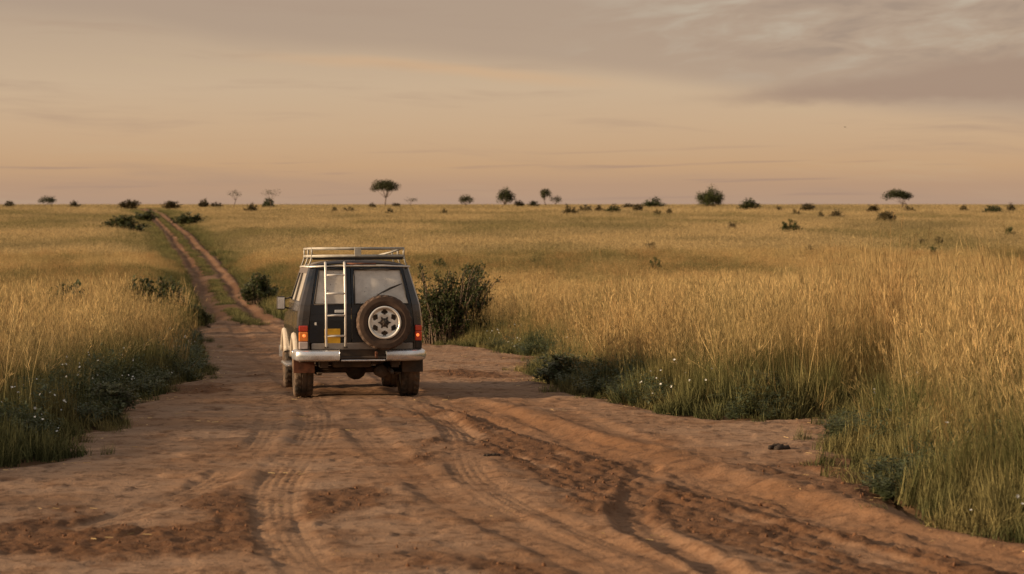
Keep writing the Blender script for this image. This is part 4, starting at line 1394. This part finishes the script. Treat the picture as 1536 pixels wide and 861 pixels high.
# roof with a crowned top, and its drip rail
G = []
for y in np.linspace(-0.62, 1.16, 19):
    f_ = min(1.0, (y + 0.66) / 0.12, (1.24 - y) / 0.2)
    G.append([(x * 0.655, y, 1.755 + 0.085 * f_ ** 0.5 * (1 - abs(x) ** 3.2)) for x in np.linspace(-1, 1, 17)])
roof = MB().quadgrid(G).build('roof', C['paint'], car, 0, True, 0.02)
for s in (-1, 1):
    MB().tube([(s * 0.668, -0.63, 1.758), (s * 0.668, 0.5, 1.762), (s * 0.668, 1.12, 1.752)], 0.013, 6).build('drip_rail', C['alu'], roof, 0, True)
MB().tube([(-0.665, -0.635, 1.758), (-0.3, -0.655, 1.772), (0.3, -0.655, 1.772), (0.665, -0.635, 1.758)], 0.012, 6).build('drip_rail', C['alu'], roof, 0, True)
MB().tube([(-0.18, -0.655, 1.797), (0.22, -0.655, 1.797)], 0.013, 6).build('rust_strip', C['rust'], roof, 0, True)
# bonnet, windscreen, front end
G = [[(x * (wz(1.1) - float(np.interp(y, [1.5, 2.8, 3.05], [0.02, 0.07, 0.15]))), y, ztop(y) + 0.055 * (1 - abs(x) ** 3)) for x in np.linspace(-1, 1, 13)] for y in np.linspace(1.55, 3.05, 12)]
MB().quadgrid(G).build('bonnet', C['paint'], car, 0, True, 0.02)
MB().quadgrid([[(x * (wz(z) - 0.03), 1.55 - 0.80 * (z - 1.25), z) for x in (-1, 1)] for z in (1.17, 1.75)]).build('windscreen', C['glass'], car, 0, False, 0.008)
MB().box(-0.66, 0.66, 3.02, 3.08, 0.62, 0.97).build('grille', C['dark'], car, 0.01)
for s in (-1, 1):
    h_ = MB().lathe([(0.0, 0.04), (0.06, 0.035), (0.09, 0.01), (0.10, -0.02)], 20).build('headlight', C['clear'], car, 0, True)
    h_.rotation_euler = (0, 0, R(90)); h_.location = (s * 0.52, 3.09, 0.80)
MB().sweep([(0.83, 2.78), (0.80, 3.1), (0.6, 3.2), (-0.6, 3.2), (-0.80, 3.1), (-0.83, 2.78)], [(0, .44), (0.03, .47), (0.03, .57), (0, .60), (-.05, .60), (-.05, .44)]).build('front_bumper', C['chrome'], car, 0.006)
# underbody, chassis rails, axle, tank, exhaust
MB().box(-0.62, 0.62, -0.60, 2.95, 0.52, 0.62).build('underbody', C['dark'], car)
for s in (-1, 1):
    MB().box(s * 0.47 - 0.05, s * 0.47 + 0.05, -0.70, 3.0, 0.42, 0.53).build('chassis_rail', C['dark'], car, 0.006)
ax = MB().tube([(-0.66, 0, RW), (0.66, 0, RW)], 0.05, 10)
ax.tube([(0.0, -0.17, RW), (0.0, -0.13, RW), (0.0, -0.02, RW), (0, 0.12, RW), (0, 0.22, RW)], [0.05, 0.11, 0.145, 0.12, 0.05], 12)
ax.build('rear_axle', C['dark'], car, 0, True)
MB().tube([(-0.66, AX_F, RW), (0.66, AX_F, RW)], 0.05, 10).build('front_axle', C['dark'], car, 0, True)
MB().box(-0.36, 0.16, -0.62, -0.22, 0.42, 0.54).build('fuel_tank', C['dark'], car, 0.03)
MB().tube([(0.36, 1.2, 0.40), (0.36, 0.4, 0.44), (0.38, 0.15, 0.50), (0.40, -0.2, 0.42), (0.42, -0.70, 0.37), (0.42, -0.78, 0.355)], 0.028, 10).build('exhaust_pipe', C['dark'], car, 0, True)
MB().tube([(0.30, -0.55, 0.36), (0.30, -0.20, 0.36)], 0.085, 12).build('silencer', C['dark'], car, 0, True)
for s in (-1, 1):
    MB().tube([(s * 0.50, -0.02, 0.40), (s * 0.50, -0.12, 0.62)], 0.028, 8).build('shock_absorber', C['dark'], car, 0, True)
    lf = MB()
    for k in range(3): lf.box(s * 0.52 - 0.03, s * 0.52 + 0.03, -0.55 + 0.08 * k, 0.55 - 0.08 * k, 0.335 - 0.014 * k, 0.346 - 0.014 * k)
    lf.build('leaf_spring', C['dark'], car)


# rear doors: panel with belt groove and window opening, pane, hinges
def rear_door(name, xl, xr, wl, wr, label):
    zs = [0.755, 0.90, 1.05, 1.122, 1.130, 1.138, 1.268, 1.715, 1.752]
    cut = {(1, 6)}
    G = []
    for fx in (xl, wl, wr, xr):
        G.append([(fx(z), yr(z) - (0.0 if abs(z - 1.130) > 1e-4 else -0.016), z) for z in zs])
    o_ = MB().quadgrid(G, cut).build(name, C['door'], car, 0, False, 0.026)
    o_['label'] = label
    zz_ = np.linspace(1.262, 1.722, 6)
    MB().quadgrid([[(wl(z) - 0.006, yr(z) + 0.012, z) for z in zz_], [(wr(z) + 0.006, yr(z) + 0.012, z) for z in zz_]]).build('window', C['glass'], o_, 0, False, 0.005)
    # rubber seal round the pane
    loop = [(wl(z), yr(z) - 0.012, z) for z in zz_] + [(wr(z), yr(z) - 0.012, z) for z in zz_[::-1]]
    MB().tube(loop + loop[:1], 0.011, 6).build('window_seal', C['rubber'], o_, 0, True)
    return o_


dl = rear_door('rear_door', lambda z: -(wz(z) - offL(z)) + 0.004, lambda z: -0.119, lambda z: -(wz(z) - offL(z)) + 0.042, lambda z: -0.172, 'narrow left rear door behind the ladder')
dr = rear_door('rear_door', lambda z: -0.111, lambda z: wz(z) - offR(z) - 0.004, lambda z: -0.072, lambda z: wz(z) - offR(z) - 0.040, 'wide right rear door carrying the spare wheel')
MB().box(-0.335, -0.20, -0.740, -0.732, 1.150, 1.188).build('badge', C['white'], dl, 0.003)
MB().box(-0.60, -0.575, -0.742, -0.728, 0.985, 1.025).build('lock', C['alu'], dl, 0.004)
MB().box(-0.115, -0.10, -0.738, -0.730, 0.80, 1.10).build('door_seam', C['rubber'], dr)
pl = MB().box(-0.470, -0.262, -0.744, -0.735, 0.745, 0.938).build('number_plate', C['plate'], car, 0.006)
MB().box(-0.462, -0.270, -0.7475, -0.7435, 0.836, 0.842).build('plate_line', C['dark'], pl)  # thin dark line across the middle of the plate
wp = MB().tube([(0.20, -0.765, 1.355), (0.26, -0.755, 1.40), (0.40, -0.735, 1.475), (0.54, -0.725, 1.525)], 0.008, 6)
wp.box(0.18, 0.225, -0.775, -0.72, 1.325, 1.365)
wiper = wp.build('wiper', C['rubber'], car, 0, False)
MB().tube([(0.30, -0.735, 1.412), (0.56, -0.715, 1.53)], 0.0065, 5).build('wiper_blade', C['rubber'], wiper, 0, True)
MB().box(-0.645, 0.70, -0.752, -0.70, 0.658, 0.748).build('rear_sill', C['sill'], car, 0.012)

# ladder
lad = MB().box(-0.47, -0.18, -0.66, -0.62, 1.772, 1.784).build('ladder', C['rubber'], car, 0.003)
for x in (-0.452, -0.198):
    MB().box(x - 0.028, x + 0.028, -0.80, -0.75, 0.688, 0.702).build('ladder_foot', C['rubber'], lad, 0.003)
for x in (-0.452, -0.198):
    MB().tube([(x, -0.785, 0.695), (x, -0.79, 1.15), (x, -0.785, 1.27), (x, -0.70, 1.72), (x, -0.675, 1.79), (x, -0.63, 1.815)], 0.0165, 10).build('rail', C['alu'], lad, 0, True)
for z, y in ((0.845, -0.787), (1.118, -0.79), (1.405, -0.762), (1.648, -0.715)):
    MB().tube([(-0.452, y, z), (-0.198, y, z)], 0.0145, 8).build('rung', C['alu'], lad, 0, True)


# wheels
def tyre_mesh(name, Rr, w, mat):
    h_ = w / 2
    prof = [(0.215, -h_ * 0.72), (0.235, -h_ * 0.92), (Rr * 0.78, -h_ * 1.0), (Rr * 0.93, -h_ * 0.96), (Rr * 0.985, -h_ * 0.84), (Rr, -h_ * 0.66),
            (Rr, -h_ * 0.36), (Rr - 0.010, -h_ * 0.33), (Rr - 0.010, -h_ * 0.22), (Rr, -h_ * 0.19)]
    prof = prof + [(r_, -x) for r_, x in prof[::-1]]
    def jag(i, q):
        if q in (4, 5, 14, 15): return -0.012 if (i // 2) % 2 else 0.0
        if q in (6, 13): return -0.006 if ((i + 1) // 2) % 2 else 0.0
        return 0
    b = MB().lathe(prof, 96, jag)
    me_ = bpy.data.meshes.new(name); me_.from_pydata(b.v, [], b.f); me_.update(); me_.materials.append(mat)
    return me_


def rim_mesh(name):
    b = MB()
    b.lathe([(0.218, 0.075), (0.205, 0.085), (0.192, 0.080), (0.180, 0.055), (0.172, 0.040), (0.172, -0.09), (0.215, -0.10)], 60)
    # dished face with six oval openings
    n = 96; rad = [0.172, 0.160, 0.148, 0.134, 0.120, 0.105, 0.085, 0.055]
    dep = [0.040, 0.038, 0.040, 0.044, 0.047, 0.048, 0.045, 0.044]
    G = [[(dep[q], rad[q] * math.cos(2 * math.pi * i / n), rad[q] * math.sin(2 * math.pi * i / n)) for q in range(8)] for i in range(n + 1)]
    skip = set()
    for i in range(n):
        da = abs(((i + 0.5) % 16) - 8)
        for q, half in ((0, 2), (1, 4), (2, 5), (3, 4), (4, 2)):
            if da < half: skip.add((i, q))
    b.quadgrid(G, skip)
    me_ = bpy.data.meshes.new(name); me_.from_pydata(b.v, [], b.f); me_.update(); me_.materials.append(C['rim'])
    me_.polygons.foreach_set('use_smooth', [True] * len(me_.polygons))
    return me_


def hub_mesh(name):
    b = MB()
    n = 72
    pr = lambda a_: 0.058 + 0.030 * max(0, math.cos(6 * a_)) ** 1.5
    G = [[(x, k * pr(2 * math.pi * i / n) * math.cos(2 * math.pi * i / n), k * pr(2 * math.pi * i / n) * math.sin(2 * math.pi * i / n)) for x, k in ((0.04, 1.0), (0.062, 0.95), (0.068, 0.55), (0.085, 0.40), (0.088, 0.0))] for i in range(n + 1)]
    b.quadgrid(G)
    me_ = bpy.data.meshes.new(name); me_.from_pydata(b.v, [], b.f); me_.update(); me_.materials.append(C['rubber'])
    return me_


tyre_me = tyre_mesh('tyre', RW, 0.255, C['tyre'])
spare_me = tyre_mesh('spare_tyre', 0.362, 0.235, C['spare'])
rim_me, hub_me = rim_mesh('rim'), hub_mesh('hub')
drum = MB().lathe([(0.0, -0.06), (0.15, -0.06), (0.15, 0.03), (0.0, 0.03)], 32)
drum_me = bpy.data.meshes.new('brake_drum'); drum_me.from_pydata(drum.v, [], drum.f); drum_me.update(); drum_me.materials.append(C['dark'])
for y in (AX_R, AX_F):
    for s in (-1, 1):
        wh = add('wheel', drum_me, None, car, (s * 0.715, y, RW))
        wh.rotation_euler = (0, 0, 0 if s > 0 else math.pi)
        add('tyre', tyre_me, None, wh).rotation_euler = (0.3 * s + y, 0, 0)
        add('rim', rim_me, None, wh); add('hub', hub_me, None, wh)
sw = add('spare_wheel', drum_me, None, car, (0.302, -0.885, 1.022))
sw.rotation_euler = (0, 0, R(-90))
sw['label'] = 'brown dusty spare tyre on a silver six-hole rim'
add('tyre', spare_me, None, sw).rotation_euler = (0.4, 0, 0)
rm = add('rim', rim_me, None, sw); rm.location = (0.035, 0, 0)
hb = add('hub', hub_me, None, sw); hb.location = (0.035, 0, 0)
bk = MB().lathe([(0.0, -0.02), (0.168, -0.02), (0.168, 0.0), (0.0, 0.0)], 32)
bko = bk.build('backing_disc', C['dark'], sw)
bko.location = (0.045, 0, 0)
MB().box(0.22, 0.38, -0.80, -0.735, 0.93, 1.11).build('spare_bracket', C['dark'], car, 0.008)

# flares, steps, flaps
for s in (-1, 1):
    for ya in (AX_R, AX_F):
        P = []
        for i in range(19):
            a_ = R(22 + i * 136 / 18)
            P.append((math.cos(a_), math.sin(a_)))
        G = [[(s * x, ya + r_ * c_, RW + r_ * q_) for x, r_ in ((0.785, 0.425), (0.850, 0.430), (0.862, 0.446), (0.856, 0.490), (0.800, 0.525))] for c_, q_ in P]
        MB().quadgrid(G).build('fender_flare', C['flare'], car, 0, True, 0.008)
    MB().box(s * 0.83 - 0.075, s * 0.83 + 0.075, 0.50, 1.80, 0.385, 0.42).build('side_step', C['chrome'], car, 0.01)
    MB().box(s * 0.725 - 0.14, s * 0.725 + 0.14, -0.475, -0.462, 0.345, 0.56).build('mud_flap', C['rust'] if s < 0 else C['rubber'], car, 0.003)
    # door seam, handle
    MB().box(s * 0.812 - 0.02, s * 0.812 + 0.02, 1.02, 1.14, 1.02, 1.05).build('door_handle', C['dark'], car, 0.006)
    # door mirror on two stays
    mr = MB().box(s * 0.925 - 0.060, s * 0.925 + 0.060, 1.42, 1.50, 1.15, 1.34).build('door_mirror', C['rubber'], car, 0.02)
    MB().box(s * 0.925 - 0.048, s * 0.925 + 0.048, 1.412, 1.4165, 1.166, 1.324).build('mirror_glass', C['chrome'], mr, 0.002)
    MB().tube([(s * 0.79, 1.46, 1.16), (s * 0.89, 1.46, 1.19)], 0.011, 6).build('stay', C['rubber'], mr, 0, True)
    MB().tube([(s * 0.76, 1.40, 1.33), (s * 0.89, 1.45, 1.30)], 0.011, 6).build('stay', C['rubber'], mr, 0, True)

# rear bumper: two bright ends, a dark step between them
prof = [(0.0, .515), (0.035, .535), (0.045, .585), (0.035, .640), (0.0, .658), (-.06, .655), (-.06, .518)]
b1 = MB().sweep([(-0.845, -0.44), (-0.842, -0.66), (-0.815, -0.785), (-0.74, -0.835), (-0.60, -0.85), (-0.285, -0.855)], [(-o_, z) for o_, z in prof][::1])
b2 = MB().sweep([(0.335, -0.855), (0.60, -0.85), (0.74, -0.835), (0.815, -0.785), (0.842, -0.66), (0.845, -0.44)], [(-o_, z) for o_, z in prof])
bl = MB().box(-0.80, 0.80, -0.775, -0.70, 0.50, 0.545).build('rear_bumper', C['dark'], car, 0.006)
b1.build('bumper_end', C['chrome'], bl, 0.004, True)
b2.build('bumper_end', C['chrome'], bl, 0.004, True)
st_ = MB().box(-0.28, 0.33, -0.855, -0.765, 0.545, 0.575).build('bumper_step', C['rubber'], bl, 0.005)
MB().box(-0.265, 0.32, -0.868, -0.845, 0.512, 0.532).build('bumper_lip', C['chrome'], bl, 0.005)
MB().box(-0.28, 0.33, -0.765, -0.735, 0.58, 0.655).build('recess_panel', C['dark'], bl)
hk = MB().box(0.19, 0.215, -0.865, -0.80, 0.55, 0.635); hk.box(0.185, 0.22, -0.872, -0.86, 0.555, 0.575); hk.box(0.185, 0.22, -0.872, -0.86, 0.60, 0.625)
hk.build('reflector', C['rust'], bl, 0.003)

# tail lamps in three fields, wrapped round the corners
for s in (-1, 1):
    x0, x1 = (0.685, 0.800) if s < 0 else (0.722, 0.808)
    hs_ = MB().box(min(s * x0, s * x1), max(s * x0, s * x1), -0.742, -0.66, 0.66, 0.99).build('tail_lamp', C['rubber'], car, 0.01)
    for nm, z0, z1, mt in (('stop_lens', 0.905, 0.982, 'red'), ('turn_lens', 0.775, 0.90, 'amber' if s < 0 else 'red'), ('reverse_lens', 0.67, 0.77, 'clear' if s < 0 else 'dark')):
        MB().box(min(s * (x0 + .008), s * (x1 + .012)), max(s * (x0 + .008), s * (x1 + .012)), -0.758, -0.63, z0, z1).build(nm, C[mt], hs_, 0.012)
    bu = MB().lathe([(0.0, 0.012), (0.016, 0.008), (0.022, 0.0), (0.022, -0.01)], 16).build('bulb', C['bulb'], hs_, 0, True)
    bu.rotation_euler = (0, 0, R(-90)); bu.location = (s * (x0 + x1) / 2, -0.757, 0.85)

# roof rack: frame, slats, rails on posts
Y0, Y1, XR = -0.42, 1.10, 0.615
zf, zt = 1.900, 2.002
fr = MB()
lp = [(-XR, Y0, zf), (XR, Y0, zf), (XR, Y1, zf), (-XR, Y1, zf)]
for a_, b_ in zip(lp, lp[1:] + lp[:1]): fr.tube([a_, b_], 0.020, 8)
rk = fr.build('roof_rack', C['rack'], car, 0, True)
lp = [(-XR, Y0, zt), (XR, Y0, zt), (XR, Y1, zt), (-XR, Y1, zt)]
for a_, b_ in zip(lp, lp[1:] + lp[:1]): MB().tube([a_, b_], 0.0165, 8).build('rail', C['rack'], rk, 0, True)
for x, y in [(-XR, Y0), (XR, Y0), (XR, Y1), (-XR, Y1), (-XR, 0.34), (XR, 0.34)]:
    MB().tube([(x, y, zf), (x, y, zt)], 0.013, 6).build('post', C['rack'], rk, 0, True)
    MB().tube([(x, y, zf), (x * 1.02, y, 1.84), (x * 1.075, y, 1.755)], 0.012, 6).build('rack_foot', C['rack'], rk, 0, True)
for k in range(10):
    y = Y0 + 0.07 + k * (Y1 - Y0 - 0.14) / 9
    MB().box(-XR, XR, y - 0.035, y + 0.035, zf - 0.038, zf - 0.020).build('slat', C['dark'], rk, 0.003)
MB().box(-0.60, 0.60, Y0 + 0.0, Y0 + 0.03, 1.850, zf - 0.021).build('rack_dark_strip', C['dark'], rk, 0.004)  # dark strip filling the gap between the rear rack bar and the roof
MB().box(-0.045, 0.045, Y0 - 0.024, Y0 - 0.012, zf - 0.005, zt + 0.012).build('rack_plate', C['rack'], rk, 0.004)
MB().tube([(0.30, Y0 + 0.2, zf + 0.01), (0.46, Y0 + 0.12, zf + 0.05), (0.58, Y0 + 0.05, zt - 0.01)], 0.014, 6).build('strut', C['rack'], rk, 0, True)
# seats inside
for x in (-0.38, 0.38):
    st2 = MB().box(x - 0.24, x + 0.24, 0.55, 1.05, 0.70, 0.86)
    st2 = st2.build('seat', C['inside'], car, 0.04)
    MB().box(x - 0.23, x + 0.23, 0.45, 0.56, 0.86, 1.40).build('backrest', C['inside'], st2, 0.04)
    MB().box(x - 0.11, x + 0.11, 0.46, 0.54, 1.42, 1.60).build('headrest', C['inside'], st2, 0.03)
